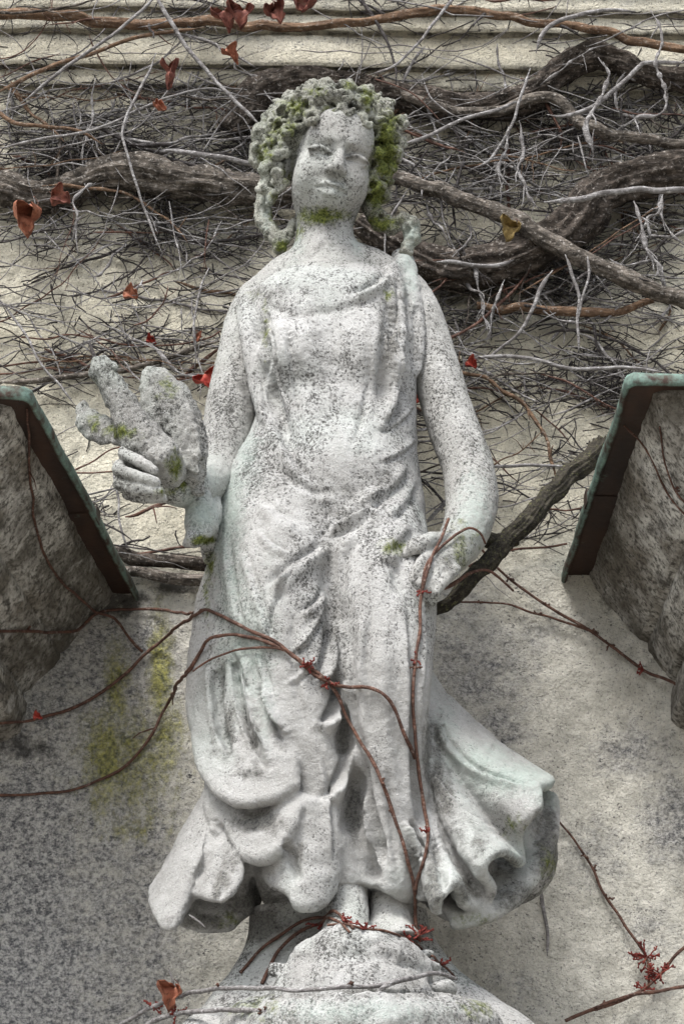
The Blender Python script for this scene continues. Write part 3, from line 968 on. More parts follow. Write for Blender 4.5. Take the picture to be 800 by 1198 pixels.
    strokes = [
        ('groove', 7, .010, [(312, 352), (310, 400), (318, 450), (334, 500), (352, 540)]),
        ('fold', 9, .004, [(306, 470), (318, 500), (340, 545), (372, 580)]),
        ('groove', 5, .005, [(298, 360), (304, 420), (300, 470)]),
        ('groove', 7, .006, [(335, 380), (346, 430), (356, 460)]),
        ('groove', 9, .011, [(462, 345), (455, 400), (450, 440), (444, 480)]),
        ('fold', 8, .007, [(470, 400), (466, 440), (456, 480), (440, 505)]),
        ('groove', 5, .007, [(477, 330), (476, 380), (482, 430)]),
        ('groove', 5, .006, [(466, 320), (468, 360), (474, 410)]),
        ('groove', 6, .008, [(486, 350), (488, 390), (488, 440)]),
        ('groove', 5, .004, [(300, 346), (330, 364), (380, 364), (430, 352), (456, 334)]),
        ('fold', 8, .006, [(410, 350), (440, 338), (462, 318)]),
        ('fold', 9, .0035, [(478, 540), (455, 570), (430, 585), (410, 590)]),
        ('fold', 8, .0045, [(448, 566), (425, 600), (398, 618), (372, 624)]),
        ('fold', 8, .003, [(484, 560), (470, 590), (450, 605)]),
        ('fold', 10, .0035, [(312, 552), (345, 575), (372, 585), (400, 582)]),
        ('fold', 10, .003, [(300, 590), (330, 612), (350, 620)]),
        ('fold', 10, .007, [(312, 694), (330, 680), (352, 662), (376, 648), (392, 640)]),
        ('fold', 9, .0035, [(372, 640), (400, 618), (430, 600), (456, 584)]),
        ('groove', 10, .009, [(388, 640), (386, 680), (392, 730), (398, 780)]),
        ('fold', 8, .004, [(420, 622), (398, 650), (390, 700)]),
        ('fold', 9, .003, [(482, 612), (462, 632), (444, 650)]),
        ('fold', 8, .003, [(476, 660), (458, 650), (440, 660)]),
        ('groove', 8, .007, [(480, 640), (466, 668), (470, 700)]),
        ('fold', 8, .012, [(322, 905), (305, 870), (292, 830), (286, 790), (276, 750)]),
        ('fold', 7, .010, [(338, 868), (330, 850), (318, 822), (308, 800)]),
        ('groove', 5, .006, [(262, 760), (256, 800), (258, 850), (275, 890)]),
        ('groove', 5, .005, [(282, 740), (284, 790), (290, 840)]),
        ('fold', 8, .012, [(370, 806), (382, 786), (392, 750), (394, 720)]),
        ('fold', 9, .014, [(372, 852), (388, 845), (400, 820), (404, 795)]),
        ('fold', 9, .010, [(378, 944), (392, 928), (408, 900), (414, 870)]),
        ('groove', 8, .014, [(398, 820), (404, 860), (404, 890)]),
        ('groove', 10, .016, [(414, 890), (416, 935), (412, 980)]),
        ('fold', 6, .010, [(424, 920), (432, 960), (440, 1000), (446, 1020)]),
        ('groove', 6, .010, [(440, 980), (436, 1010), (438, 1035)]),
        ('groove', 7, .010, [(484, 820), (486, 880), (492, 930), (498, 980)]),
        ('fold', 7, .010, [(474, 960), (484, 990), (494, 1010)]),
        ('groove', 7, .008, [(505, 980), (515, 1015), (514, 1050)]),
        ('groove', 6, .008, [(334, 980), (342, 1010), (350, 1035)]),
        ('groove', 6, .008, [(250, 955), (262, 985), (270, 1000)]),
        ('fold', 6, .006, [(352, 722), (372, 708), (384, 690)]),
        ('groove', 4, .003, [(338, 360), (340, 420), (352, 490), (370, 540)]),
        ('groove', 4, .003, [(430, 380), (432, 440), (420, 500), (404, 540)]),
        ('fold', 6, .003, [(280, 640), (300, 700), (318, 760)]),
        ('fold', 6, .003, [(262, 620), (268, 680), (280, 740)]),
        ('groove', 5, .004, [(346, 700), (342, 760), (350, 820), (364, 880)]),
        ('fold', 6, .004, [(430, 700), (424, 760), (424, 820), (432, 880)]),
        ('fold', 6, .004, [(470, 690), (474, 760), (476, 830), (478, 900), (480, 960)]),
        ('groove', 5, .004, [(452, 880), (456, 940), (462, 1000), (466, 1035)]),
        ('fold', 7, .005, [(250, 960), (236, 1000), (222, 1030)]),
        ('groove', 5, .004, [(262, 985), (252, 1020), (246, 1045)]),
        ('fold', 4, .0035, [(306, 356), (314, 400), (322, 440), (340, 480), (356, 500)]),
        ('fold', 4, .003, [(296, 372), (302, 420), (306, 470), (320, 520)]),
        ('fold', 4, .0035, [(460, 356), (458, 400), (462, 430), (456, 470)]),
        ('fold', 4, .003, [(488, 470), (470, 490), (452, 500), (436, 500)]),
        ('fold', 4, .003, [(490, 510), (466, 530), (440, 540)]),
        ('fold', 5, .003, [(300, 620), (318, 640), (340, 648)]),
        ('fold', 5, .003, [(356, 650), (330, 680), (314, 720), (310, 760)]),
        ('fold', 5, .004, [(386, 700), (370, 730), (356, 752), (336, 764)]),
        ('fold', 4, .003, [(376, 770), (352, 790), (336, 800)]),
        ('fold', 4, .004, [(300, 760), (312, 800), (326, 836), (340, 858)]),
        ('fold', 5, .005, [(268, 770), (276, 820), (294, 868), (318, 896)]),
        ('fold', 5, .004, [(246, 760), (246, 810), (254, 860), (276, 902)]),
        ('fold', 5, .005, [(404, 742), (410, 790), (412, 840), (424, 900), (432, 960)]),
        ('fold', 5, .005, [(496, 690), (494, 760), (490, 830), (494, 900), (508, 960)]),
        ('fold', 5, .004, [(372, 880), (380, 920), (384, 970), (388, 1010)]),
        ('groove', 4, .005, [(424, 880), (430, 930), (444, 980), (452, 1020)]),
        ('fold', 5, .005, [(504, 830), (524, 872), (556, 902), (600, 918), (630, 922)]),
        ('fold', 5, .005, [(498, 880), (516, 920), (548, 956), (590, 978)]),
        ('groove', 4, .005, [(498, 930), (510, 970), (530, 1010)]),
        ('ridge', 10, .004, [(445, 720), (448, 800), (452, 880), (458, 960)]),
    ]
    v = chisel(v, f, strokes)
    v = relax(v, f, 2, .35)
    n = vert_normals(v, f)
    v = v + n * (.0016 * fbm(v * 40, 71) + .0007 * vnoise(v * 170, 73))[:, None]
    dirt_shade = stains_and_shade(v, [(640, 990, 22, 60, .85), (606, 1050, 40, 22, .8), (628, 950, 14, 20, .6), (596, 1010, 16, 18, .72), (254, 1042, 9, 16, .8), (268, 850, 10, 40, .7), (290, 905, 26, 12, .6), (262, 800, 8, 40, .6), (330, 870, 20, 14, .5), (392, 800, 9, 30, .8), (372, 850, 10, 12, .6), (500, 880, 10, 60, .7), (520, 930, 14, 40, .72), (560, 985, 16, 20, .62), (505, 1045, 20, 20, .8), (480, 1000, 12, 30, .7), (350, 1000, 8, 26, .66), (260, 1030, 14, 18, .72), (236, 1010, 8, 24, .5), (240, 1080, 40, 14, .75), (455, 400, 16, 60, .66), (322, 440, 12, 60, .5), (470, 480, 14, 30, .46), (458, 380, 22, 55, .62), (318, 340, 34, 14, .55), (312, 400, 8, 50, .6), (400, 590, 60, 40, .46), (446, 560, 30, 30, .42), (386, 640, 14, 20, .6),
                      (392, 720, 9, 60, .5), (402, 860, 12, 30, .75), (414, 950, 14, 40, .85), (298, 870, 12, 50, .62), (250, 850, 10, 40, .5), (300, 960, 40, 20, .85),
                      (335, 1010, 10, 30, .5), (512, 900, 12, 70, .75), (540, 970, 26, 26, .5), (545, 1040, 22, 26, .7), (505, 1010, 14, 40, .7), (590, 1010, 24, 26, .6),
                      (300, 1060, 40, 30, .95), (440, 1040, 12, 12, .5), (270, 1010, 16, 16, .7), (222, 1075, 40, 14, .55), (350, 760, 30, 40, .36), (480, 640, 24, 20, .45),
                      (465, 330, 26, 14, .5), (640, 990, 26, 70, .55), (255, 720, 20, 60, .35), (425, 480, 30, 50, .34)])  # dirt patches, with shade painted into fold hollows and under the hem
    green = stains_and_shade(v, [(262, 600, 28, 90, .72), (285, 520, 20, 40, .62), (288, 760, 40, 60, .62), (480, 320, 12, 40, .62), (476, 300, 12, 20, .7), (600, 910, 70, 22, .80),
                       (640, 925, 22, 30, .74), (560, 890, 50, 24, .7), (270, 690, 26, 60, .56), (310, 830, 20, 60, .45), (610, 1000, 30, 30, .55), (520, 850, 20, 40, .5), (300, 800, 30, 40, .5)])
    moss = stains_and_shade(v, [(460, 640, 24, 14, .62), (455, 345, 14, 14, .45), (310, 380, 8, 50, .50), (246, 660, 8, 40, .6), (242, 700, 6, 40, .5), (265, 1078, 30, 20, .45), (600, 965, 26, 20, .45),
                      (300, 345, 20, 10, .4), (640, 1010, 20, 40, .45), (560, 1075, 40, 14, .5)])
    gy = proj(v)[1]
    return obj('gown', v, f, STONE, statue, attrs={'speckle': np.clip(1.0 - (gy - 740) / 200, .62, 1.0), 'moss': moss, 'dirt_shade': dirt_shade, 'green': green})


def build_hair():
    RH = rot('y', math.radians(11)) @ rot('z', yaw) @ rot('x', -pit)
    HMh = RH @ B0
    HC = P(382, 190, -.035)

    def H(x, y, z):
        return HC + HMh @ np.array([x, y, z])

    HR = HMh.T
    c = Clay(HC - [.16, .15, .17], HC + [.17, .15, .18], .0022)
    r = random.Random(11)
    c.ell(H(0, -.030, .040), (.086, .080, .088), .01, M=HR)
    c.ell(H(0, .070, .010), (.056, .060, .056), .008, True, M=HR)
    # the wreath of curls round the brow and down both sides
    band = []
    for k in range(15):
        a = math.radians(-112 + 224 * k / 14)
        sa, ca = math.sin(a), math.cos(a)
        band.append((sa * .078, .052 * max(0, ca) ** .7 - .012 * abs(sa), .024 + ca * .068, sa, ca))
    for x, y, z, sa, ca in band:
        for j in range(5):
            o_ = .010 * j
            px, py, pz = x + sa * o_ * .7 + r.uniform(-.008, .008), y - .017 * j + r.uniform(-.010, .010), z + max(0, ca) * o_ * 1.0 + r.uniform(-.008, .008)
            s = r.uniform(.012, .021)
            c.ell(H(px, py, pz), (s * r.uniform(.7, 1.2), s * r.uniform(.8, 1.1), s * r.uniform(.7, 1.2)), .004, M=HR)
        # coils of hair
        for q in range(2):
            tw, sg = r.uniform(0, 6.28), r.choice((-1, 1))
            cx, cy, cz = x + sa * .012 * q + r.uniform(-.005, .005), y + .014 - .022 * q, z + max(0, ca) * .018 * q + r.uniform(-.005, .005)
            rr = r.uniform(.010, .015)
            pts = [(*H(cx + rr * math.cos(tw + sg * t) * (1 - t / 8), cy + .004 + .0015 * t, cz + rr * math.sin(tw + sg * t) * (1 - t / 8)), .0052) for t in np.linspace(0, 6.0, 9)]
            c.chain(pts, .002, step=.008)
    for k in range(70):
        u, w_ = r.uniform(-1.9, 1.9), r.uniform(-.2, 1.2)
        x, y, z = math.sin(u) * .088 * math.cos(w_), -.03 - .08 * math.cos(u) * math.cos(w_) * .9, .040 + .088 * math.sin(w_)
        s = r.uniform(.011, .019)
        c.ell(H(x, y, z), (s, s, s), .006, M=HR)
    for k in range(130):
        x, y, z, sa, ca = band[r.randrange(len(band))]
        s = r.uniform(.003, .0070)
        o_ = r.uniform(0, .05)
        c.ell(H(x + sa * (.012 + o_ * .5) + r.uniform(-.02, .02), y + .022 - o_ + r.uniform(-.006, .012), z + max(0, ca) * (.008 + o_ * .8) + r.uniform(-.015, .02)), (s, s * 1.8, s), .003, True, M=HR)
    # curls that frame the face, each a coil round a drilled hole
    arch = [(326, 214, -.045), (322, 200, -.05), (327, 186, -.055), (331, 170, -.062), (338, 155, -.074), (350, 143, -.088), (365, 135, -.100), (382, 131, -.108), (400, 131, -.108), (417, 136, -.098),
            (433, 142, -.078), (441, 160, -.066), (442, 179, -.058), (438, 198, -.050), (432, 214, -.044)]
    cx0, cy0 = 384, 200
    for row, (push, back) in enumerate(((0, 0), (13, .028), (27, .060))):
        for ax_, ay_, ad_ in arch:
            dx, dy = ax_ - cx0, ay_ - cy0
            L = math.hypot(dx, dy)
            if row == 2 and dy > -20:
                continue
            x, y, dd = ax_ + dx / L * push + r.uniform(-3, 3), ay_ + dy / L * push + r.uniform(-3, 3), ad_ + back + r.uniform(-.008, .006)
            rad = r.uniform(6.0, 11)
            c.ell(P(x, y, dd + .008), np.array([rad * .95, rad * 1.1, rad * .95]) * MPP, .005)
            t0, sg = r.uniform(0, 6.28), r.choice((-1, 1))
            pts = []
            if r.random() < .55:
                tx, ty = -dy / L, dx / L
                for t in np.linspace(-1, 1, 8):
                    q, w2 = 1.5 * rad * t, 4.5 * math.sin(t * 4.2 + t0)
                    pts.append((*P(x + tx * q + dx / L * w2, y + ty * q + dy / L * w2, dd - .010 + .004 * t * t), r.uniform(3.2, 4.6) * MPP))
                c.chain(pts, .003, step=.006)
                c.chain([(a_ + dx / L * .007, b_ + .004, c_ - dy / L * .007, e_ * .9) for a_, b_, c_, e_ in pts], .003, step=.006)
                continue
            for t in np.linspace(0, 7.2, 11):
                q = rad * (1.05 - t * .085)
                pts.append((*P(x + q * math.cos(t0 + sg * t), y + q * .9 * math.sin(t0 + sg * t), dd - .007 - .0012 * t), r.uniform(2.6, 3.8) * MPP))
            c.chain(pts, .0028, step=.006)
    # heavier curls over each ear
    for a, rad in (((308, 158), 12), ((318, 140), 12), ((455, 160), 14), ((460, 182), 12), ((450, 140), 13), ((446, 205), 12), ((335, 128), 11), ((322, 190), 9), ((325, 175), 10), ((300, 172), 7)):
        c.ell(P(*a, -.01), np.array([rad, rad * 1.2, rad]) * MPP, .006)
    # locks that fall to the shoulders
    chain(c, [(318, 200, -.005, 8), (311, 218, -.002, 9), (307, 240, .0, 9), (308, 260, -.002, 9.5), (318, 272, -.005, 10), (328, 281, -.01, 11), (326, 291, -.01, 9)], .006)
    chain(c, [(328, 281, -.012, 8), (338, 272, -.012, 7), (342, 262, -.005, 6)], .006)
    chain(c, [(440, 205, -.01, 10), (436, 225, -.012, 10), (432, 242, -.01, 10), (444, 258, -.01, 11), (458, 266, -.012, 10), (470, 258, -.016, 9), (480, 264, -.018, 10), (482, 278, -.014, 9), (476, 292, -.01, 9)], .006)
    for a, rad in (((311, 225), 4), ((318, 265), 4), ((446, 252), 4), ((476, 270), 4), ((330, 283), 4)):
        c.ell(P(*a, -.026), np.array([rad, rad * 1.6, rad]) * MPP, .004, True)
    v, f = c.mesh()
    v = relax(v, f, 1, .4)
    n = vert_normals(v, f)
    v = v + n * (.0034 * fbm(v * 70, 81) + .0020 * vnoise(v * 190, 83))[:, None]
    moss = stains_and_shade(v, [(340, 150, 12, 16, .6), (384, 128, 16, 8, .55), (410, 100, 16, 10, .5), (318, 165, 10, 20, .6), (335, 200, 8, 20, .5), (452, 175, 18, 55, .88), (440, 225, 16, 30, .80), (345, 125, 24, 16, .66), (370, 108, 18, 12, .5), (325, 150, 16, 30, .55), (432, 115, 16, 20, .60), (310, 180, 14, 20, .62), (445, 262, 24, 14, .78),
                      (322, 240, 12, 30, .55), (330, 288, 14, 12, .74), (460, 140, 16, 20, .6)])
    dirt_shade = stains_and_shade(v, [(360, 120, 26, 14, .52), (420, 125, 20, 16, .52), (325, 185, 14, 30, .52), (455, 150, 20, 30, .5), (395, 110, 30, 14, .55), (405, 125, 14, 10, .6), (440, 190, 10, 40, .5), (318, 270, 10, 12, .5)])
    green = stains_and_shade(v, [(312, 245, 10, 30, .55), (480, 275, 14, 20, .66)])
    return obj('curly_hair', v, f, HAIRSTONE, statue, attrs={'moss': moss, 'dirt_shade': dirt_shade, 'green': green})


def bird_attrs(v):
    return {'moss': stains_and_shade(v, [(140, 505, 30, 12, .62), (195, 455, 20, 26, .45), (205, 545, 14, 22, .70), (110, 495, 14, 20, .5)]),
            'dirt_shade': stains_and_shade(v, [(205, 480, 26, 26, .5), (185, 445, 16, 14, .5), (150, 470, 14, 24, .45), (188, 540, 12, 12, .4), (125, 430, 10, 8, .5), (150, 510, 20, 8, .5)]),
            'green': np.zeros(len(v))}


def finish_bird(c, name, parent):
    v, f = c.mesh()
    v = relax(v, f, 1, .4)
    n = vert_normals(v, f)
    v = v + n * (.0028 * fbm(v * 60, 91) + .0018 * vnoise(v * 170, 93))[:, None]
    return obj(name, v, f, BIRDSTONE, parent, attrs=bird_attrs(v))


def build_dove():
    lo, hi = P(75, 640, -.1) * [1, 0, 1] + [0, -.36, -.12], P(275, 400, -.1) * [1, 0, 1] + [0, -.03, .03]
    c = Clay(lo, hi, .0024)
    chain(c, [(148, 478, -.20, 15), (156, 500, -.205, 20), (168, 520, -.205, 24), (186, 536, -.200, 24), (200, 552, -.185, 18)], .014)
    chain(c, [(186, 528, -.225, 12), (190, 536, -.228, 12)], .006)
    chain(c, [(148, 478, -.20, 15), (132, 452, -.195, 13), (121, 436, -.19, 13), (119, 428, -.19, 12)], .010)
    chain(c, [(121, 426, -.195, 8), (130, 427, -.205, 5), (135, 431, -.210, 3)], .005)          # beak
    body = finish_bird(c, 'dove', statue)
    c = Clay(lo, hi, .0024)
    chain(c, [(176, 438, -.165, 10), (182, 446, -.168, 18), (192, 466, -.175, 27), (203, 494, -.178, 31), (214, 522, -.172, 26), (224, 552, -.162, 15), (232, 572, -.150, 8)], .012, sy=.45)
    for o_ in range(5):
        chain(c, [(184 + o_ * 9, 452 + o_ * 6, -.192, 3), (194 + o_ * 9, 490 + o_ * 6, -.200, 4.5), (206 + o_ * 6, 540 + o_ * 3, -.190, 3)], .006)
    finish_bird(c, 'wing', body)
    c = Clay(lo, hi, .0024)
    chain(c, [(98, 478, -.14, 9), (104, 492, -.15, 14), (122, 505, -.165, 16), (144, 510, -.180, 12), (156, 512, -.19, 8)], .010, sy=.5)
    finish_bird(c, 'tail', body)
    # the fold of cloth over the wrist
    c = Clay(lo, hi, .0024)
    chain(c, [(224, 568, -.10, 15), (233, 590, -.11, 15), (236, 612, -.112, 17), (228, 628, -.118, 11)], .010, sy=.8)
    chain(c, [(236, 612, -.112, 14), (244, 606, -.085, 14), (247, 584, -.06, 12)], .010)
    chain(c, [(218, 636, -.12, 5), (226, 632, -.124, 8), (240, 624, -.118, 7), (250, 618, -.09, 6)], .006)
    chain(c, [(228, 575, -.138, 3), (230, 600, -.142, 4), (226, 622, -.140, 3)], .006, True)
    chain(c, [(242, 580, -.130, 3), (244, 600, -.132, 4), (242, 620, -.134, 3)], .006, True)
    chain(c, [(246, 618, -.06, 10), (244, 660, -.02, 8), (242, 710, .0, 7), (240, 745, .01, 5)], .010)
    v, f = c.mesh()
    v = relax(v, f, 1, .4)
    v = v + vert_normals(v, f) * (.0015 * fbm(v * 60, 95))[:, None]
    obj('sleeve_fold', v, f, STONE, statue, attrs={'moss': stains_and_shade(v, [(222, 570, 14, 16, .7), (238, 632, 20, 8, .8), (243, 680, 8, 40, .8)]), 'dirt_shade': stains_and_shade(v, [(226, 580, 12, 12, .5), (244, 660, 8, 40, .5)]),
                                                  'green': stains_and_shade(v, [(236, 600, 24, 26, .85)])})


def build_base():
    lo, hi = P(170, 1300, .1) * [1, 0, 1] + [0, -.30, -.02], P(640, 1040, .1) * [1, 0, 1] + [0, .34, 0]
    c = Clay(lo, hi, .0034)
    r = random.Random(5)
    chain(c, [(358, 1146, -.06, 27), (388, 1128, -.09, 34), (428, 1126, -.09, 36), (464, 1138, -.07, 32), (484, 1156, -.04, 24)], .016)
    chain(c, [(345, 1170, -.08, 27), (400, 1162, -.12, 32), (474, 1170, -.10, 29)], .018)
    chain(c, [(285, 1208, -.04, 29), (340, 1206, -.12, 34), (420, 1204, -.16, 37), (500, 1205, -.12, 34), (560, 1208, -.05, 27)], .018)
    for k in range(90):
        px, py = r.uniform(320, 520), r.uniform(1115, 1225)
        s = r.uniform(5, 12) * MPP
        c.ell(P(px, py, -.118 - .05 * (py - 1120) / 100 + .0007 * abs(px - 410)), (s * 1.5, s, s * .8), .006, r.random() < .5)
    chain(c, [(338, 1126, -.120, 4), (380, 1116, -.150, 5), (440, 1116, -.150, 5), (486, 1132, -.11, 4)], .010, True)
    chain(c, [(300, 1166, -.12, 4), (360, 1160, -.165, 6), (430, 1164, -.18, 6), (510, 1168, -.13, 4)], .012, True)
    v, f = c.mesh()
    v = relax(v, f, 2, .45)
    n = vert_normals(v, f)
    v = v + n * (.003 * fbm(v * 26, 101) + .002 * fbm(v * 80, 103))[:, None]
    obj('rocky_base', v, f, STONE, statue, attrs={'moss': stains_and_shade(v, [(300, 1180, 60, 20, .45), (560, 1180, 40, 20, .5)]), 'dirt_shade': stains_and_shade(v, [(400, 1165, 160, 6, .5), (330, 1190, 60, 14, .45), (520, 1190, 60, 14, .5)]),
                                                 'green': stains_and_shade(v, [(420, 1185, 140, 20, .55)])})
    # pedestal: a concave swept foot that the figure stands on, broader below
    ped = thing('statue_pedestal', 'white stone pedestal with concave sides spreading beneath the rocky base', 'pedestal', P(415, 1198, .08) - [0, 0, .35])
    prof_ = [(1064, 292, 500), (1085, 291, 503), (1110, 283, 517), (1135, 270, 536), (1160, 254, 562), (1185, 236, 592), (1198, 224, 610), (1230, 190, 650), (1260, 150, 700), (1300, 120, 735), (1420, 110, 745)]
    prof_ = catmull(prof_, 12.0)
    rows = []
    for py, xl, xr in prof_:
        a, b = P(xl, py, .06)[0], P(xr, py, .06)[0]
        z = P(400, py, .06)[2]
        hx, cx = (b - a) / 2, (a + b) / 2
        hd = hx * .62
        ring = []
        for t in np.linspace(0, 2 * math.pi, 72, endpoint=False):
            ct, st = math.cos(t), math.sin(t)
            e = 2 / 5.0
            ring.append((cx + hx * math.copysign(abs(ct) ** e, ct), .11 + hd * math.copysign(abs(st) ** e, st), z))
        rows.append(ring)
    v = np.array(rows)
    nr, nc = v.shape[:2]
    v = v.reshape(-1, 3)
    v = v + .0022 * np.stack([fbm(v * 24, 105 + k) for k in range(3)], 1)
    ii = np.arange(nr * nc).reshape(nr, nc)
    jj = np.roll(ii, -1, 1)
    f = np.stack([ii[:-1], ii[1:], jj[1:], jj[:-1]], -1).reshape(-1, 4)[:, ::-1].tolist()
    f.append([int(k) for k in ii[0]])
    f.append([int(k) for k in ii[-1][::-1]])
    obj('pedestal_foot', v, f, STONE, ped, attrs={'moss': 0 * v[:, 0], 'dirt_shade': stains_and_shade(v, [(300, 1082, 40, 26, 1.1), (500, 1085, 20, 14, .4)]), 'green': stains_and_shade(v, [(540, 1130, 30, 40, .45)])})  # dark spots paint the shade in the hollow under the hem


body = build_body()
gown = build_gown()
hair = build_hair()
build_dove()
build_base()

# ------------------------------------------------------------------ climbing plants
bpy.context.view_layer.update()


def bvh_of(objs):
    vs, fs, n = [], [], 0
    for o in objs:
        me = o.data
        a = np.empty(len(me.vertices) * 3, np.float32)
        me.vertices.foreach_get('co', a)
        a = a.reshape(-1, 3) + root_loc(o)
        vs += a.tolist()
        for p in me.polygons:
            fs.append([i + n for i in p.vertices])
        n += len(a)
    return BVHTree.FromPolygons(vs, fs)


FIG = bvh_of([o for o in bpy.data.objects if o.type == 'MESH' and o.name.split('.')[0] in ('body', 'gown', 'rocky_base', 'pedestal_foot', 'sleeve_fold')])
BLK = bvh_of([o for o in bpy.data.objects if o.type == 'MESH' and o.name.split('.')[0] in ('moulded_stone', 'copper_flashing')])


def lie(px, py, r, lift, trees=(FIG, BLK)):
    """a point resting on whatever stone is met at that place, else near the wall"""
    d = FWD + (px - 400) / FPX * np.array([1, 0, 0]) + (599 - py) / FPX * UPV
    d = d / np.linalg.norm(d)
    best = None
    for t in trees:
        h = t.ray_cast(Vector(CAM), Vector(d))
        if h[0] is not None and (best is None or h[3] < best):
            best = h[3]
    wall_t = (WALL_Y - CAM[1]) / d[1]
    if best is None or best > wall_t:
        best = wall_t
    return CAM + d * best - FWD * (r + lift)


def tube(path, rad, sides=6, bark=0.0, seed=0, knobs=0.0, twist=6.0, fibres=5):
    """a tapering tube with bark relief; path n x 3, rad n"""
    path = np.asarray(path)
    n = len(path)
    tg = np.gradient(path, axis=0)
    tg /= np.linalg.norm(tg, axis=1)[:, None] + 1e-12
    u = np.cross(tg[0], [0.3, 1, 0.2])
    u /= np.linalg.norm(u)
    us = []
    for k in range(n):
        u = u - tg[k] * (u @ tg[k])
        u /= np.linalg.norm(u) + 1e-12
        us.append(u)
    us = np.array(us)
    ws = np.cross(tg, us)
    a = np.linspace(0, 2 * math.pi, sides, endpoint=False)
    L = np.concatenate([[0], np.cumsum(np.linalg.norm(np.diff(path, axis=0), axis=1))])
    rr = np.repeat(np.asarray(rad)[:, None], sides, 1)
    if bark or knobs:
        A, LL = np.meshgrid(a, L)
        if bark:
            q_ = np.stack([np.cos(A) * 1.6, np.sin(A) * 1.6, LL * 16], -1).reshape(-1, 3)
            ph = A * fibres + LL * twist * 6 + 2.2 * vnoise(q_ * .7, seed + 3).reshape(A.shape)
            rl = .8 * (1 - np.abs(np.sin(ph))) ** 1.3 - .3 + .55 * fbm(q_ * np.array([2, 2, 1.6]), seed).reshape(A.shape) + .35 * np.abs(vnoise(q_ * np.array([3.5, 3.5, .8]), seed + 21)).reshape(A.shape)
            rr = rr * (1 + bark * rl)
        if knobs:
            kn = vnoise(np.stack([LL * 90, 0 * LL, 0 * LL], -1).reshape(-1, 3), seed + 9).reshape(A.shape)
            rr = rr * (1 + knobs * np.clip(kn, -.4, 1))
    v = path[:, None] + rr[:, :, None] * (np.cos(a)[None, :, None] * us[:, None] + np.sin(a)[None, :, None] * ws[:, None])
    v = v.reshape(-1, 3)
    ii = np.arange(n * sides).reshape(n, sides)
    jj = np.roll(ii, -1, 1)
    f = np.stack([ii[:-1], jj[:-1], jj[1:], ii[1:]], -1).reshape(-1, 4)
    cap0 = np.stack([ii[0], np.roll(ii[0], 1), np.full(sides, len(v)), np.full(sides, len(v))], -1)
    return v, f, (ii[0], ii[-1])


def tube_mesh(parts):
    """several tubes of ONE plant part, merged, with closed ends"""
    vs, fs, n = [], [], 0
    for v, f, (e0, e1) in parts:
        vs.append(v)
        fs += (f + n).tolist()
        fs.append([int(i) + n for i in e0[::-1]])
        fs.append([int(i) + n for i in e1])
        n += len(v)
    return np.vstack(vs), fs


def wobble(c, amp, seed, freq=30):
    q_ = c * freq
    return c + amp * np.stack([vnoise(q_, seed), vnoise(q_, seed + 5), vnoise(q_, seed + 11)], 1)


NSEED = [100]


def vine_path(pts, depth, step, amp):
    """pts in photo pixels; depth: metres in front of the wall (a number, or one per point), or None to lie on what is there"""
    NSEED[0] += 13
    if depth is None:
        c2 = catmull(pts, 8.0)
        w3 = np.array([lie(x, y, .004, .003) for x, y in c2])
        for _ in range(2):
            dd = (w3 - CAM) @ FWD
            ds = np.minimum(dd, np.convolve(np.pad(dd, 3, 'edge'), np.ones(7) / 7, 'valid'))
            w3 = w3 + FWD * (ds - dd)[:, None]
        c = catmull(w3, step)
    else:
        dp = np.interp(np.linspace(0, 1, len(pts)), np.linspace(0, 1, len(np.atleast_1d(depth))), np.atleast_1d(depth))
        c = catmull([P(x, y, WALL_Y - d) for (x, y), d in zip(pts, dp)], step)
    return wobble(c, amp, NSEED[0])


def tip(n):
    t = np.linspace(0, 1, n)
    return np.clip(np.minimum(t, 1 - t) * 9, .25, 1)


def taper(n, r0, r1, rm=None):
    t = np.linspace(0, 1, n)
    return (r0 + (r1 - r0) * t) if rm is None else np.interp(t, [0, .5, 1], [r0, rm, r1])


def side_twigs(c, r0, count, length, seed, up=0.0):
    r = np.random.default_rng(seed)
    out = []
    for _ in range(count):
        i = int(r.integers(1, len(c) - 2))
        tg_ = c[i + 1] - c[i]
        tg_ /= np.linalg.norm(tg_)
        d = tg_ * r.uniform(-.4, 1.0) + np.array([r.normal(0, .4), r.uniform(-.5, .1), r.normal(up, .7)])
        d /= np.linalg.norm(d)
        L = length * r.uniform(.4, 1.3)
        n = 7
        q_ = np.array([c[i] + d * L * k / (n - 1) + np.array([0, 0, -1]) * .15 * L * (k / (n - 1)) ** 2 for k in range(n)])
        q_[:, 1] = np.minimum(q_[:, 1], WALL_Y - .002)
        q_ = wobble(q_, L * .08, int(r.integers(1e6)), 60)
        q_[0] = c[i]
        out.append(tube(q_, taper(n, r0 * r.uniform(.4, .7), r0 * .22), 5))
    return out


def trunk(name, label, cat, pts, depth, rad, mat, bark=.28, sides=26, group=None, shoots=0, fib=8, amp=.005):
    """a thick woody stem; its shoots are parts"""
    c = vine_path(pts, depth, .004, amp)
    sides = int(sides * 1.6)
    rads = np.interp(np.linspace(0, 1, len(c)), np.linspace(0, 1, len(rad)), np.array(rad) * MPP)
    root = thing(name, label, cat, c[len(c) // 2], group)
    v, f = tube_mesh([tube(c, rads, sides, bark, NSEED[0], fibres=fib, twist=random.uniform(-1.5, 1.5))])
    obj('woody_stem', v, f, mat, root)
    for k in range(shoots):
        tw = side_twigs(c, .006, 1, .07, NSEED[0] + k)
        v, f = tube_mesh(tw)
        obj('side_shoot', v, f, TWIG_DARK, root)
    return root


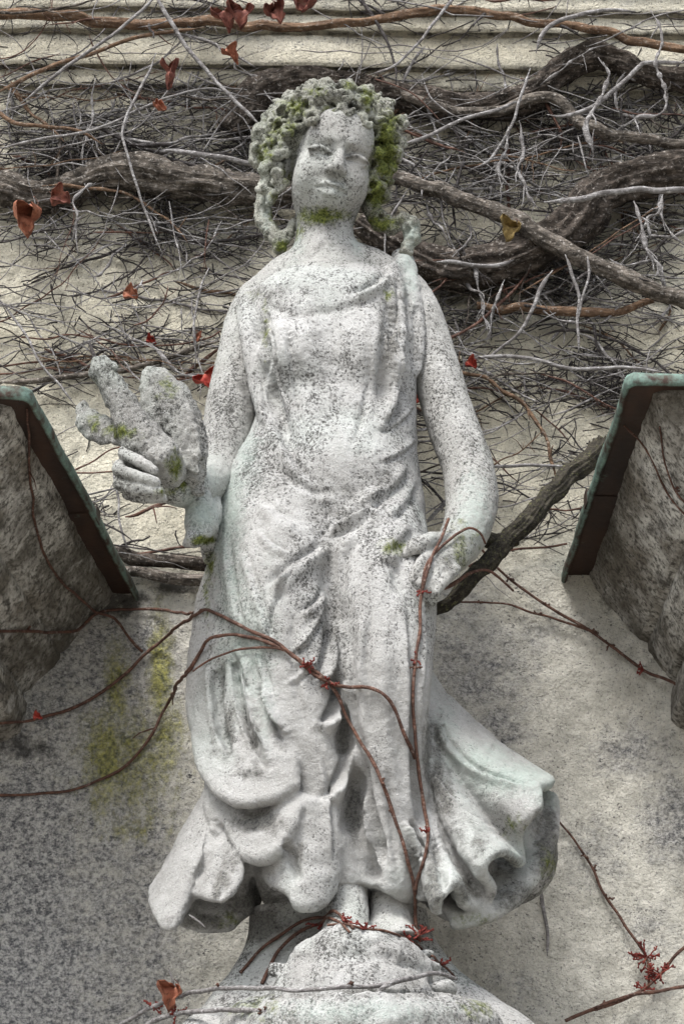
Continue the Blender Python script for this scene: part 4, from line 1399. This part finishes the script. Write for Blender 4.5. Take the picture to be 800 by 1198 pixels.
V = 'vine'
trunk('vine_trunk', 'thick rough grey vine trunk crossing the wall behind the head towards the dove side', V,
      [(-40, 205), (30, 228), (90, 218), (118, 202), (165, 204), (225, 214), (300, 222), (360, 232), (430, 240)], [.035, .03, .03, .04, .05, .045, .04, .035, .03], [20, 22, 18, 22, 24, 21, 18, 15, 12], BARK, .34, 30, shoots=6)
trunk('vine_trunk', 'broad dark vine trunk curving up from the shoulder over the wall', V,
      [(850, 190), (800, 200), (745, 208), (706, 226), (672, 260), (625, 292), (570, 312), (515, 312), (470, 290), (420, 262)], [.05, .05, .055, .05, .05, .045, .04, .035, .03], [24, 25, 25, 26, 27, 27, 25, 22, 18, 14], BARK_DARK, .34, 34, shoots=6, fib=6)
trunk('vine_trunk', 'flaky bark vine trunk running level just above and behind the curly head', V,
      [(270, 152), (290, 122), (318, 100), (352, 92), (410, 98), (480, 116), (540, 124), (600, 126), (640, 118)], [.03, .035, .04, .04, .035, .03, .03], [16, 20, 17, 15, 16, 19, 17, 14, 12], BARK_DARK, .36, 28, shoots=4)
trunk('vine_trunk', 'slender bark covered vine stem slanting down from the curls across the broad dark trunk', V,
      [(430, 205), (458, 208), (500, 220), (545, 236), (590, 252), (628, 274), (672, 300), (722, 322), (770, 342), (830, 362)], [.05, .06, .075, .085, .09, .095, .085, .07], [9, 9, 10, 11, 11, 11.5, 11, 10, 10], BARK, .26, 20, shoots=4)
trunk('vine_trunk', 'gnarled knotty vine trunk bulging at the top of the wall under tangled rootlets', V,
      [(560, 128), (622, 110), (655, 84), (690, 66), (722, 70), (760, 88), (840, 100)], [.04, .045, .05, .055, .05], [12, 16, 17, 15, 15, 14], BARK_DARK, .42, 30, shoots=6)
trunk('vine_trunk', 'brown stripped vine stem strung along the cornice with peeling orange bark', V,
      [(-30, 14), (40, 16), (100, 20), (160, 29), (205, 27), (260, 27), (330, 32), (420, 26), (500, 14), (560, 14), (630, 28), (690, 32), (760, 52), (830, 60)], [.10, .095, .09, .09, .10, .10], [6, 7, 7, 6.5, 7, 6, 5.5, 6, 6, 5, 5.5, 6, 5], BARK_BROWN, .25, 14, shoots=8)
trunk('vine_trunk', 'pair of dark horizontal vine stems pressed together below the dove', V,
      [(110, 640), (150, 650), (190, 656), (240, 660), (300, 662)], [.02, .025, .025, .02], [7, 8, 8, 7], BARK_DARK, .34, 16, shoots=1)
trunk('vine_trunk', 'grey level vine stem close under the pair below the dove', V,
      [(130, 668), (170, 672), (210, 678), (260, 676), (300, 676)], [.02, .025, .025, .02], [6, 7, 7, 6], BARK, .34, 16, shoots=1)
trunk('vine_trunk', 'smooth grey brown vine stem between the level trunk and the sloping bark covered stem', V,
      [(470, 112), (520, 128), (580, 130), (640, 116), (690, 150), (740, 160), (830, 172)], [.055, .06, .065, .06], [6, 7, 7, 8, 7, 6], BARK, .22, 16, shoots=3)
trunk('vine_trunk', 'brown split vine stem crossing the cream wall over the copper edge with greenish lip', V,
      [(560, 358), (620, 362), (680, 366), (720, 366), (762, 352)], [.04, .05, .05, .04], [5, 6, 6, 4], BARK_BROWN, .25, 12, shoots=2)

# the broken branch caught behind the resting hand
def branch():
    c = vine_path([(507, 714), (528, 702), (556, 672), (590, 636), (625, 600), (660, 562), (690, 538), (704, 520)], [.30, .30, .27, .22, .17, .12, .08, .06], .005, .003)
    root = thing('broken_branch', 'thick dark broken branch slanting from the resting hand up to the copper edge', 'branch', c[len(c) // 2])
    rads = np.interp(np.linspace(0, 1, len(c)), [0, .15, .4, .7, .93, 1], np.array([6, 8, 10, 11, 11, 12.5]) * MPP)
    v, f = tube_mesh([tube(c, rads, 40, .38, 55, fibres=7, twist=1)])
    obj('main_limb', v, f, BRANCH_MOSSY, root)
    c2 = vine_path([(602, 628), (584, 634), (566, 632), (552, 628), (530, 632)], [.205, .21, .22, .23, .24], .005, .002)
    v, f = tube_mesh([tube(c2, taper(len(c2), 10 * MPP, 7 * MPP), 16, .25, 57)])
    obj('forked_limb', v, f, BRANCH_MOSSY, root)


branch()

# ---- red-brown young stems, each with its stalks
def stalk_cluster(at, size, seed, n=7):
    r = np.random.default_rng(seed)
    parts = []
    for k in range(n):
        d = np.array([r.normal(0, 1), -abs(r.normal(0, .5)), r.normal(.2, .8)])
        d /= np.linalg.norm(d)
        L = size * r.uniform(.5, 1.1)
        q_ = np.array([at + d * L * t for t in np.linspace(0, 1, 5)])
        q_ = wobble(q_, L * .12, int(r.integers(1e6)), 120)
        q_[0] = at
        parts.append(tube(q_, np.array([.0013, .0012, .0011, .0011, .0019]), 5))
        for _ in range(3):
            i = int(r.integers(1, 5))
            d2 = d + r.normal(0, .9, 3)
            d2 /= np.linalg.norm(d2)
            e = np.array([q_[i], q_[i] + d2 * L * .14, q_[i] + d2 * L * .28])
            parts.append(tube(e, np.array([.0010, .0010, .0017]), 5))
    return tube_mesh(parts)


def red_stem(label, pts, depth, r0, r1, clusters=(), mat=None, cat='vine stem', group=None, name='climber_stem', shoots=0, amp=.0022):
    c = vine_path(pts, depth, .006, amp)
    root = thing(name, label, cat, c[0], group)
    rads = taper(len(c), r0 * MPP * .74, r1 * MPP * .74)
    L = np.linspace(0, len(c) * .006, len(c))
    rads = rads * (1 + .35 * np.clip(np.sin(L * 150), .8, 1) - .28) * (1 + .10 * vnoise(np.stack([L * 60, L * 0, L * 0], 1), NSEED[0]))
    v, f = tube_mesh([tube(c, rads, 8)])
    obj('young_stem', v, f, mat or STEM_RED, root)
    x, y = proj(c)
    for k, (px, py, s, n) in enumerate(clusters):
        i = int(np.argmin((x - px) ** 2 + (y - py) ** 2))
        v, f = stalk_cluster(c[i], s * MPP * .85, NSEED[0] + k, n)
        obj('berry_stalk', v, f, STALK_RED if s > 9 else STEM_RED, root)
    for k in range(shoots):
        v, f = tube_mesh(side_twigs(c, r0 * MPP, 1, .05, NSEED[0] + 31 * k))
        obj('side_shoot', v, f, mat or STEM_RED, root)
    return root


red_stem('red brown stem running level from behind the dove side block to the gown', [(-20, 738), (40, 739), (86, 738), (116, 716), (160, 712), (200, 713), (236, 714)], None, 2.6, 2.2, [(28, 846, 7, 4)])
red_stem('long reddish stem crossing from the sooty corner over the gown down between the legs',
         [(-20, 848), (49, 839), (113, 813), (169, 768), (206, 735), (228, 720), (240, 714), (270, 725), (290, 736), (322, 750), (361, 780), (391, 806), (407, 842), (440, 900), (465, 966), (480, 1018), (484, 1046)], None, 2.6, 2.8,
         [(385, 800, 15, 6), (360, 786, 10, 3), (465, 905, 7, 3), (456, 948, 6, 3)])
red_stem('reddish stem arching from the grey wall over the gown and looping down the forward leg',
         [(-20, 931), (20, 930), (60, 927), (110, 915), (160, 882), (209, 803), (236, 760), (246, 746), (277, 743), (330, 758), (368, 790), (400, 803), (432, 804), (456, 820), (472, 856), (486, 886)], None, 2.3, 2.8,
         [(350, 790, 11, 4), (396, 802, 12, 4)], shoots=2)
red_stem('knotty purplish stem hanging from the resting hand down the gown to the base',
         [(524, 606), (517, 625), (506, 652), (496, 680), (492, 700), (490, 745), (484, 790), (483, 830), (487, 890), (494, 940), (501, 975), (496, 1000), (488, 1030), (483, 1060), (486, 1085), (492, 1100)], None, 2.4, 3.0,
         [(490, 772, 10, 4), (498, 782, 8, 3), (505, 975, 10, 4), (484, 1090, 16, 8), (502, 1090, 16, 6), (492, 1102, 14, 6)])
red_stem('short curling tendril looped over the resting hand with one scarlet stalk', [(493, 690), (498, 664), (512, 644), (534, 624), (548, 618), (560, 624), (566, 636)], None, 2.3, 1.8, [(497, 692, 12, 4)])
red_stem('dark stem poking from the resting hand out over the broken branch', [(494, 696), (515, 690), (534, 680), (552, 670), (570, 668), (584, 676), (600, 692)], [.395, .39, .37, .35, .34, .33, .31], 4.0, 1.6)
red_stem('red brown stem trailing from the broken branch down to the greenish copper block', [(560, 640), (585, 668), (612, 690), (650, 716), (690, 738), (730, 768), (760, 788), (800, 803)], [.05, .03, .012, .012, .012, .014, .02, .05], 2.0, 2.8,
         [(600, 668, 9, 3), (690, 738, 9, 3), (760, 770, 14, 4), (640, 706, 7, 3), (715, 752, 8, 3)])
red_stem('thinner red stem joining the trailing stem below the greenish copper block', [(535, 704), (570, 704), (606, 711), (640, 722), (672, 733), (700, 742)], [.02, .012, .01, .01, .01, .012], 1.6, 2.2, [(630, 716, 7, 3), (560, 705, 6, 2)])
red_stem('red stem creeping down the pale wall from the end of the flaring hem', [(640, 945), (660, 968), (690, 1012), (706, 1044), (728, 1078), (748, 1108), (758, 1130), (758, 1156)], [.03, .012, .01, .01, .012, .014, .016, .02], 1.8, 2.4,
         [(680, 1004, 8, 4), (712, 1050, 8, 3), (760, 1118, 26, 12), (752, 1140, 16, 6), (690, 1020, 7, 3)])
red_stem('stem with scarlet stalks rising from the lower edge to the side of the pale wall', [(690, 1182), (720, 1172), (748, 1160), (772, 1140), (790, 1118), (820, 1092)], [.03, .025, .02, .02, .02, .03], 2.8, 2.4, [(772, 1140, 22, 10), (755, 1160, 14, 5)])
red_stem('level grey red stem at the lower corner under the scarlet stalks', [(660, 1194), (700, 1178), (740, 1164), (770, 1160), (820, 1152)], [.03, .03, .03, .03, .03], 3.0, 2.8, [(700, 1180, 9, 3)])
red_stem('short red twig resting on the wall above the flaring hem', [(532, 854), (556, 868), (572, 882), (590, 894)], [.02, .012, .012, .015], 2.4, 1.6, [(588, 892, 7, 4)])
red_stem('rusty stem hanging down the face of the sooty block on the dove side', [(32, 478), (35, 510), (36, 545), (41, 600), (52, 645), (66, 672), (92, 698), (112, 714), (136, 724), (150, 744), (168, 762)], None, 1.8, 2.4, shoots=2)
red_stem('thin rusty stem crossing the pale face of the block with greenish copper', [(728, 498), (750, 520), (764, 548), (780, 580), (810, 612)], None, 1.6, 1.6, [(764, 548, 8, 3)])
red_stem('second rusty stem on the pale face of the block with greenish copper', [(770, 500), (776, 540), (786, 572), (806, 596)], None, 1.4, 1.6, [(786, 570, 8, 3)])
red_stem('fine red shoot dangling on the grey wall between block and gown', [(240, 756), (225, 775), (212, 800), (204, 822)], None, 1.4, 1.0)
red_stem('thin red shoot fanning over the gown just under the level stems', [(226, 786), (245, 772), (268, 762), (300, 758), (336, 762), (366, 784)], None, 1.6, 2.0, [(350, 794, 12, 4)])
red_stem('brown arching stem springing from the base over the front foot', [(282, 1136), (305, 1110), (335, 1088), (362, 1072), (388, 1066), (402, 1074), (412, 1086)], None, 2.6, 2.4, [(412, 1074, 15, 7), (395, 1078, 13, 5)])
red_stem('second brown arching stem close inside the one over the front foot', [(306, 1148), (318, 1124), (340, 1096), (366, 1078), (390, 1074), (408, 1090)], None, 3.0, 2.0, [(372, 1086, 14, 6)])
red_stem('thin dark stem looping over the rocky base behind scarlet stalks', [(382, 1078), (420, 1084), (455, 1090), (490, 1104), (515, 1122), (532, 1142)], None, 1.8, 1.8, [(430, 1086, 13, 7), (478, 1098, 16, 8), (520, 1128, 12, 6)])
red_stem('grey stem lying level across the rocky base, upper of the two', [(140, 1200), (170, 1182), (215, 1163), (250, 1158), (300, 1156), (360, 1158), (410, 1155), (450, 1152), (476, 1146), (510, 1138), (534, 1144)], [.20, .24, .30, .36, .43, .47, .48, .475, .46, .42, .39], 3.4, 3.0, [(255, 1156, 8, 3), (410, 1156, 9, 4), (180, 1184, 14, 6)], TWIG_GREY, shoots=2)
red_stem('grey stem lying level across the rocky base, lower of the two', [(160, 1206), (205, 1186), (250, 1182), (300, 1184), (360, 1187), (410, 1184), (450, 1186), (500, 1186), (560, 1192)], [.24, .30, .38, .44, .48, .49, .485, .45, .38], 3.6, 3.4, [(205, 1188, 14, 6), (310, 1184, 8, 3)], TWIG_GREY, shoots=2)
red_stem('grey side stem crossing both level stems on the rocky base', [(434, 1198), (448, 1186), (440, 1168), (452, 1152), (480, 1142)], [.50, .50, .49, .485, .46], 3.6, 3.0, [], TWIG_GREY)
red_stem('red bare stem strung along the cream wall just above the dove', [(-20, 440), (20, 436), (55, 430), (75, 434), (120, 440), (160, 442), (205, 444), (240, 440), (262, 436)], [.03, .03, .035, .03, .03, .03], 1.8, 1.5, [(120, 440, 6, 2)])
red_stem('red stem sagging on the cream wall between the two red leaves', [(25, 394), (60, 396), (90, 392), (140, 402), (190, 404), (240, 396), (258, 388)], [.03, .04, .035, .03, .03], 1.6, 1.6, [(90, 392, 5, 2)])
red_stem('red twig on cream wall between the dove side copper edge and the hand', [(85, 552), (105, 542), (128, 528), (142, 524)], [.02, .02, .02, .02], 1.7, 1.5)
red_stem('short level red twig under the one beside the dove hand', [(88, 554), (110, 554), (135, 552)], [.02, .02, .02], 1.6, 1.3)
red_stem('thick red stem lying level on the wall under the dove sleeve', [(130, 652), (180, 646), (215, 640), (245, 636)], [.02, .025, .03, .03], 2.4, 2.6)
red_stem('red stem crossing the wall between resting arm and greenish copper edge', [(548, 662), (575, 650), (605, 642), (640, 640), (664, 636)], [.04, .03, .02, .02, .02], 2.2, 1.8, [(598, 650, 7, 3)])

# ---- grey twigs whose course the photograph shows clearly
def grey_twig(label, pts, depth, r0, r1, mat=None, knobs=0.0, name='bare_twig', amp=.002, group=None, shoots=0):
    c = vine_path(pts, depth, .004 if knobs else .006, amp)
    if knobs:
        r0, r1, shoots = r0 * .56, r1 * .56, 4
    root = thing(name, label, 'twig', c[0], group)
    v, f = tube_mesh([tube(c, taper(len(c), r0 * MPP, r1 * MPP) * tip(len(c)), 8, 0, NSEED[0], knobs)])
    obj('twig_stem', v, f, mat or TWIG_GREY, root)
    for k in range(shoots):
        v, f = tube_mesh(side_twigs(c, r0 * MPP, 1, .04, NSEED[0] + 31 * k))
        obj('side_shoot', v, f, mat or TWIG_GREY, root)


grey_twig('straight pale grey twig slanting across the red leaves towards the curls', [(178, -12), (205, 34), (228, 66), (258, 100), (300, 142), (312, 150)], [.14, .13, .12, .12, .12], 3.0, 2.4)
grey_twig('long pale twig sweeping from the wall edge up over the level trunk', [(-10, 176), (40, 164), (90, 156), (130, 144), (165, 126), (210, 110), (250, 104), (300, 118)], [.08, .09, .10, .10, .09, .08], 2.2, 1.5)
grey_twig('pale crooked twig dropping past the level trunk below the red leaf', [(184, 62), (166, 100), (152, 128), (144, 160), (152, 192), (162, 222), (174, 256), (190, 296)], [.11, .11, .12, .12, .10, .09], 2.2, 1.4)
grey_twig('grey twig rising steeply to the cornice across the brown stem', [(24, 122), (70, 84), (110, 56), (150, 26), (190, -10)], [.08, .10, .13, .14], 2.4, 2.2)
grey_twig('tan twig looping under the brown stem beside the upper red leaf', [(-10, 112), (30, 92), (70, 74), (110, 62), (160, 44), (205, 36), (240, 32)], [.09, .09, .10, .11], 3.0, 2.6, BARK_BROWN)
grey_twig('tan twig bending along the wall edge above the level trunk', [(-10, 124), (20, 144), (60, 148), (90, 152), (120, 168)], [.07, .08, .09, .08], 3.2, 2.0, BARK_BROWN)
grey_twig('thick pale twig ending behind the curls over the level trunk', [(196, 176), (230, 180), (270, 186), (310, 196)], [.10, .11, .11, .10], 3.8, 3.4)
grey_twig('pale long twig curving from cornice down into the tangle past the curls', [(536, -10), (504, 30), (490, 50), (462, 76), (430, 88)], [.14, .13, .12, .10], 2.4, 1.6)
grey_twig('thick pale twig arching over the gnarled trunk at the cornice', [(626, 62), (634, 40), (650, 26), (680, 16), (710, 12), (742, 14)], [.14, .15, .15, .14, .13], 3.2, 2.6)
grey_twig('pale looping twig crossing the level trunk and gnarled trunk', [(640, 134), (660, 136), (690, 126), (720, 104), (746, 80), (760, 72), (810, 74)], [.12, .12, .12, .13, .12], 3.0, 3.0)
grey_twig('thick grey twig lying level over the broad dark trunk', [(636, 236), (680, 232), (720, 224), (760, 222), (820, 222)], [.12, .13, .13, .12], 4.0, 4.4)
grey_twig('pale grey twig bowed from the curls up to the level trunk', [(468, 170), (500, 160), (540, 140), (580, 128), (612, 118)], [.10, .10, .11, .10], 2.8, 2.6)
grey_twig('thin pale twig falling past the sloping stem down the cream wall', [(620, 80), (606, 120), (596, 152), (570, 190), (548, 200)], [.12, .12, .11, .10], 2.2, 1.8)
grey_twig('grey twig bending steeply down the wall beside the upper arm', [(646, 316), (632, 336), (624, 360), (606, 390), (586, 408), (560, 426)], [.10, .10, .09, .07, .06], 3.2, 1.6)
grey_twig('pale upright twig with a hooked tip standing before the sloping stem', [(660, 298), (668, 320), (676, 346), (675, 380), (677, 412)], [.12, .12, .11, .10], 2.4, 1.8)
grey_twig('pale upright twig beside the hooked one before the sloping stem', [(687, 300), (688, 322), (680, 350), (676, 372)], [.12, .12, .11], 1.8, 1.6)
grey_twig('grey level twig under the broad dark trunk near the shoulder', [(510, 306), (530, 306), (552, 310), (580, 310), (600, 304)], [.11, .11, .11, .10], 3.0, 2.8)
grey_twig('long grey twig level across the cream wall above the greenish copper', [(540, 422), (580, 418), (620, 420), (670, 432), (720, 430), (780, 436)], [.06, .07, .08, .07], 2.8, 2.4)
grey_twig('grey level twig beside the elbow of the resting arm', [(560, 546), (600, 545), (640, 544), (680, 548)], [.05, .05, .05], 2.4, 2.0)
grey_twig('straight grey twig slanting from the waist behind the resting arm', [(498, 612), (512, 596), (526, 582)], [.14, .15, .15], 2.8, 2.4)
grey_twig('thick grey brown stem strung level behind the dove head', [(-10, 448), (40, 446), (70, 442), (120, 436), (180, 424), (230, 406), (262, 398)], [.05, .05, .04, .04, .04], 4.0, 3.4, BARK)
grey_twig('thin pale twig crossing diagonally down to the dove side copper edge', [(0, 350), (30, 392), (48, 424), (70, 452), (88, 476)], [.05, .06, .06, .05], 1.8, 1.5)
grey_twig('pale drooping twig hanging under the dove hand in front of the wall', [(132, 540), (138, 580), (142, 620), (150, 646)], [.03, .03, .03, .02], 1.8, 1.4)
grey_twig('knobbly grey aerial root hanging in the tangle above the greenish copper edge', [(690, 190), (692, 170), (684, 150), (692, 128), (704, 108), (712, 86), (700, 66)], [.13, .14, .14, .14, .13], 5.0, 3.6, None, .9, 'aerial_root', .006)
grey_twig('knobbly twin aerial root rising from the tangle to the cornice twig', [(726, 150), (748, 138), (770, 132), (778, 110), (768, 80), (772, 40), (758, 10)], [.12, .13, .14, .14], 4.4, 3.4, None, .9, 'aerial_root', .006)
grey_twig('knobbly aerial root dropping over the broad dark trunk', [(742, 232), (746, 262), (752, 290), (770, 312), (760, 330)], [.13, .13, .12, .11], 5.0, 3.4, None, .9, 'aerial_root', .006)
grey_twig('forked knobbly aerial root beside the one over the broad dark trunk', [(776, 224), (770, 246), (758, 256), (762, 280)], [.13, .13, .12], 4.2, 3.0, None, .9, 'aerial_root', .005)
grey_twig('pale knobbly aerial root standing in the wall tangle nearest the curls', [(606, 140), (612, 172), (606, 200), (616, 226), (628, 244)], [.09, .10, .10, .09], 4.4, 3.2, None, .9, 'aerial_root', .005)
grey_twig('second pale knobbly root in the wall tangle next to the curls', [(594, 150), (592, 176), (584, 198), (596, 220)], [.09, .10, .10, .09], 4.0, 3.0, None, .9, 'aerial_root', .005)
grey_twig('short knobbly root below the level trunk beside the pale crooked twig', [(84, 282), (92, 254), (86, 236), (98, 222), (112, 214)], [.09, .10, .10, .09], 4.0, 3.0, None, .9, 'aerial_root', .005)
grey_twig('grey knobbly root hanging beside the shoulder under the broad trunk', [(590, 330), (578, 356), (574, 380), (570, 400)], [.06, .06, .05, .05], 4.2, 2.8, None, .9, 'aerial_root', .005)
grey_twig('rough dark twig end sticking up at the tip of the dove head', [(118, 428), (112, 418), (108, 408), (106, 400)], [.06, .06, .06], 3.4, 2.0, TWIG_DARK)
grey_twig('short dry twig hanging on the wall under the flaring hem', [(632, 1040), (634, 1060), (640, 1090), (640, 1118)], [.012, .01, .01, .01], 2.6, 1.6)
grey_twig('tiny pale straw lodged in the hem of the small flare', [(222, 1070), (232, 1078), (241, 1086)], [.36, .36, .36], 1.4, 1.2)

# ---- the tangle: many bare twigs, each an object; the finest growth is one mass
DENS = [(0, 350, 90, 290, 3.2), (440, 800, 90, 340, 3.2), (0, 270, 0, 110, 1.3), (420, 800, 0, 60, 1.1), (0, 290, 270, 450, 2.3), (490, 800, 300, 480, 2.6), (490, 710, 430, 620, 1.5), (60, 250, 430, 650, .45), (0, 800, 105, 230, 1.4)]
wts = np.array([(d[1] - d[0]) * (d[3] - d[2]) * d[4] for d in DENS])
wts /= wts.sum()
GR = 'bare twigs tangled over the cream wall'


CLUMPS = None


def random_twig(r, fine, knobby=False):
    d = DENS[int(r.choice(len(DENS), p=wts))]
    x0, y0 = r.uniform(d[0] - 20, d[1] + 20), r.uniform(d[2], d[3])
    if knobby:
        x0, y0 = (r.uniform(450, 800) if r.random() < .75 else r.uniform(0, 300)), r.uniform(70, 420)
    if fine and r.random() < .45:
        cx, cy, sx, sy = CLUMPS[int(r.integers(len(CLUMPS)))]
        x0, y0 = r.normal(cx, sx), r.normal(cy, sy)
    vert = r.random() < (.35 if fine else .85 if knobby else .2)
    ang = r.normal(math.pi / 2, .6) if vert else r.normal(0, .30)
    L = (r.uniform(16, 80) if fine else r.uniform(70, 280)) * (.5 if vert else 1)
    n = 6 if fine else 9
    pts = []
    x, y = x0 - math.cos(ang) * L / 2, y0 - math.sin(ang) * L / 2
    curl = r.normal(0, .09 if fine else .08)
    for k in range(n):
        pts.append((x, y))
        x += math.cos(ang) * L / (n - 1)
        y += math.sin(ang) * L / (n - 1)
        ang += curl + r.normal(0, .17 if fine else .30 if knobby else .10)
    off0 = r.uniform(.003, .032 if fine else .060)
    dep = np.clip(off0 + np.cumsum(r.normal(0, .005, n)), .003, .085)
    if y0 < 100:
        dep = dep + .07 * (100 - y0) / 100
    return pts, dep


rc = np.random.default_rng(77)
CLUMPS = []
for _ in range(70):
    d = DENS[int(rc.choice(len(DENS), p=wts))]
    CLUMPS.append((rc.uniform(d[0], d[1]), rc.uniform(d[2], d[3]), rc.uniform(14, 46), rc.uniform(6, 18)))
r2 = np.random.default_rng(23)
for k in range(262):
    kn = k % 5 == 0
    pts, dep = random_twig(r2, False, kn)
    c = vine_path(pts, dep, .005 if kn else .009, .0045)
    big = r2.random() < .25
    ra = r2.uniform(1.3, 2.3) if kn else r2.uniform(2.0, 3.4) if big else r2.uniform(.9, 1.9)
    parts = [tube(c, taper(len(c), ra * MPP, ra * .55 * MPP) * tip(len(c)), 7 if kn else 6, 0, k, .9 if kn else .3 if big else .15)]
    parts += side_twigs(c, ra * MPP * .9, int(r2.integers(1, 6)), .035, 1000 + k)
    v, f = tube_mesh(parts)
    m = TWIG_GREY if kn else [TWIG_GREY, TWIG_DARK, TWIG_DARK, STEM_RED, BARK_BROWN, TWIG_GREY, STEM_RED, BARK_DARK][int(r2.integers(8))]
    o = obj('tangled_twig', v, f, m, loc=c[0])
    tag(o, 'thin leafless twig in the bare tangle clinging to the cream wall', 'twig', GR)
parts = []
for k in range(3000):
    pts, dep = random_twig(r2, True)
    c = vine_path(pts, dep, .010, .004)
    if len(c) < 3:
        continue
    ra = r2.uniform(.55, 1.25)
    parts.append(tube(c, taper(len(c), ra * MPP, ra * .6 * MPP), 4))
v, f = tube_mesh(parts)
tag(obj('rootlets', v, f, TWIG_DARK), 'dark mass of fine rootlets and twiglets clinging to the wall', 'rootlets', kind='stuff')
parts = []
for k in range(420):
    pts, dep = random_twig(r2, False)
    c = vine_path(pts, dep, .012, .0045)
    ra = r2.uniform(.7, 1.5)
    parts.append(tube(c, taper(len(c), ra * MPP, ra * .55 * MPP) * tip(len(c)), 5))
v, f = tube_mesh(parts)
tag(obj('fine_twigs', v, f, TWIG_GREY), 'mat of long fine crossing grey shoots over the wall', 'twigs', kind='stuff')


# ------------------------------------------------------------------ dry leaves
def leaf(label, px, py, y, size, roll_, mat, seed, fold=.9, curl=1.25, group='dry leaves left on the vine'):
    size *= .88
    r = np.random.default_rng(seed)
    nu, nv = 15, 17
    v = []
    for j in range(nv):
        t = j / (nv - 1)
        wdt = 1.35 * (.20 + 1.1 * max(0, math.sin(math.pi * min(1, t * 1.02) ** .7)) ** .6) * (1 - .35 * t) * (1 + .22 * math.sin(t * 13 + seed))
        if t > .97:
            wdt *= .15
        for i in range(nu):
            s = (i / (nu - 1) - .5) * 2
            x = s * wdt * .5
            z = -t
            # halves folded along the midrib, edges curled in
            a = fold * (.6 + .4 * math.sin(3 * t + seed)) + .5 * s * s * curl
            xx, yy = x * math.cos(a), -abs(x) * math.sin(a)
            yy += .26 * math.sin(t * 2.6 * curl + seed) + .09 * math.sin(7 * s + 7 * t + seed)
            v.append((xx + .06 * math.sin(5 * t + seed), yy, z))
    v = np.array(v)
    v += .055 * np.stack([fbm(v * 5 + seed, seed + k, 2) for k in range(3)], 1)
    a = math.radians(roll_)
    ca, sa = math.cos(a), math.sin(a)
    v = np.stack([v[:, 0] * ca - v[:, 2] * sa, v[:, 1], v[:, 0] * sa + v[:, 2] * ca], 1) * size * MPP
    v += P(px, py, y)
    ii = np.arange(nu * nv).reshape(nv, nu)
    f = np.stack([ii[:-1, :-1], ii[1:, :-1], ii[1:, 1:], ii[:-1, 1:]], -1).reshape(-1, 4)
    n = vert_normals(v, f)
    v2 = np.vstack([v + n * .0004, v - n * .0004])
    m = len(v)
    f2 = np.vstack([f, f[:, ::-1] + m])
    b = np.concatenate([ii[0], ii[1:, -1], ii[-1, -2::-1], ii[-2:0:-1, 0]])
    bn = np.roll(b, -1)
    f2 = np.vstack([f2, np.stack([bn, b, b + m, bn + m], -1)])
    root = thing('dry_leaf', label, 'leaf', P(px, py, y), group)
    obj('leaf_blade', v2, f2, mat, root)
    st = catmull([P(px, py, y), P(px + 3, py - size * .14, y + .01), P(px - 2, py - size * .3, y + .02)], .004)
    sv, sf = tube_mesh([tube(st, taper(len(st), .0009, .0007), 5)])
    obj('leaf_stalk', sv, sf, STEM_RED, root)


W = WALL_Y
leaf('dark red curled leaf with hanging tips, largest one at the top edge', 360, -12, W - .15, 52, -6, LEAF_RED, 1, .8)
leaf('folded red brown leaf just beside the largest one on the brown stem', 318, 8, W - .15, 38, 20, LEAF_RED, 2, 1.0)
leaf('narrow crumpled red leaf on the brown stem, next to its twin', 286, 12, W - .15, 36, -12, LEAF_RED, 3, 1.1)
leaf('pale edged crumpled red leaf, farthest along the brown stem from the largest', 262, 16, W - .15, 32, 14, LEAF_RED, 4, 1.0)
leaf('small twisted red leaf on the cornice above the curls', 266, 60, W - .10, 26, 40, LEAF_ORANGE, 5, .9)
leaf('folded tent shaped red leaf above the long level trunk', 198, 78, W - .13, 40, 4, LEAF_RED, 6, 1.0)
leaf('shrivelled pink red leaf caught on pale twigs under the tent shaped leaf', 180, 122, W - .11, 22, 60, LEAF_ORANGE, 7, .8)
leaf('long curled orange leaf hanging beneath the level trunk', 42, 244, W - .09, 54, -14, LEAF_ORANGE, 8, .9, 1.6)
leaf('dark brown curled leaf clasped to the level trunk above the long orange leaf', 60, 232, W - .11, 30, 70, LEAF_RED, 9, .8)
leaf('small bright orange leaf on the cream wall among thin twigs', 146, 344, W - .03, 20, 70, LEAF_ORANGE, 10, .5)
leaf('bright red leaf hanging between the dove wing and the upper arm', 238, 440, W - .07, 30, 30, LEAF_BRIGHT, 16, .85)
leaf('tiny red leaf on the sagging red stem', 172, 398, W - .035, 14, 80, LEAF_BRIGHT, 12, .5)
leaf('small orange red leaf at the end of the sagging red stem', 230, 390, W - .035, 15, 10, LEAF_ORANGE, 13, .5)
leaf('small bright red leaf showing between the body and the resting arm', 492, 462, W - .06, 16, -20, LEAF_BRIGHT, 14, .5)
leaf('ochre folded leaf tucked above the broad dark trunk', 604, 264, W - .12, 34, -32, LEAF_OCHRE, 15, 1.1)
leaf('orange dry leaf stuck on the grey stems at the foot of the statue', 206, 1154, W - .30, 32, -20, LEAF_ORANGE, 3, 1.15, 1.5)
leaf('small orange red leaf on twigs beside the resting upper arm', 546, 424, W - .06, 16, 60, LEAF_BRIGHT, 17, .5)
leaf('little red fruit like leaf on the stem before the sooty corner block', 40, 838, W - .30, 11, 80, LEAF_BRIGHT, 18, .6)
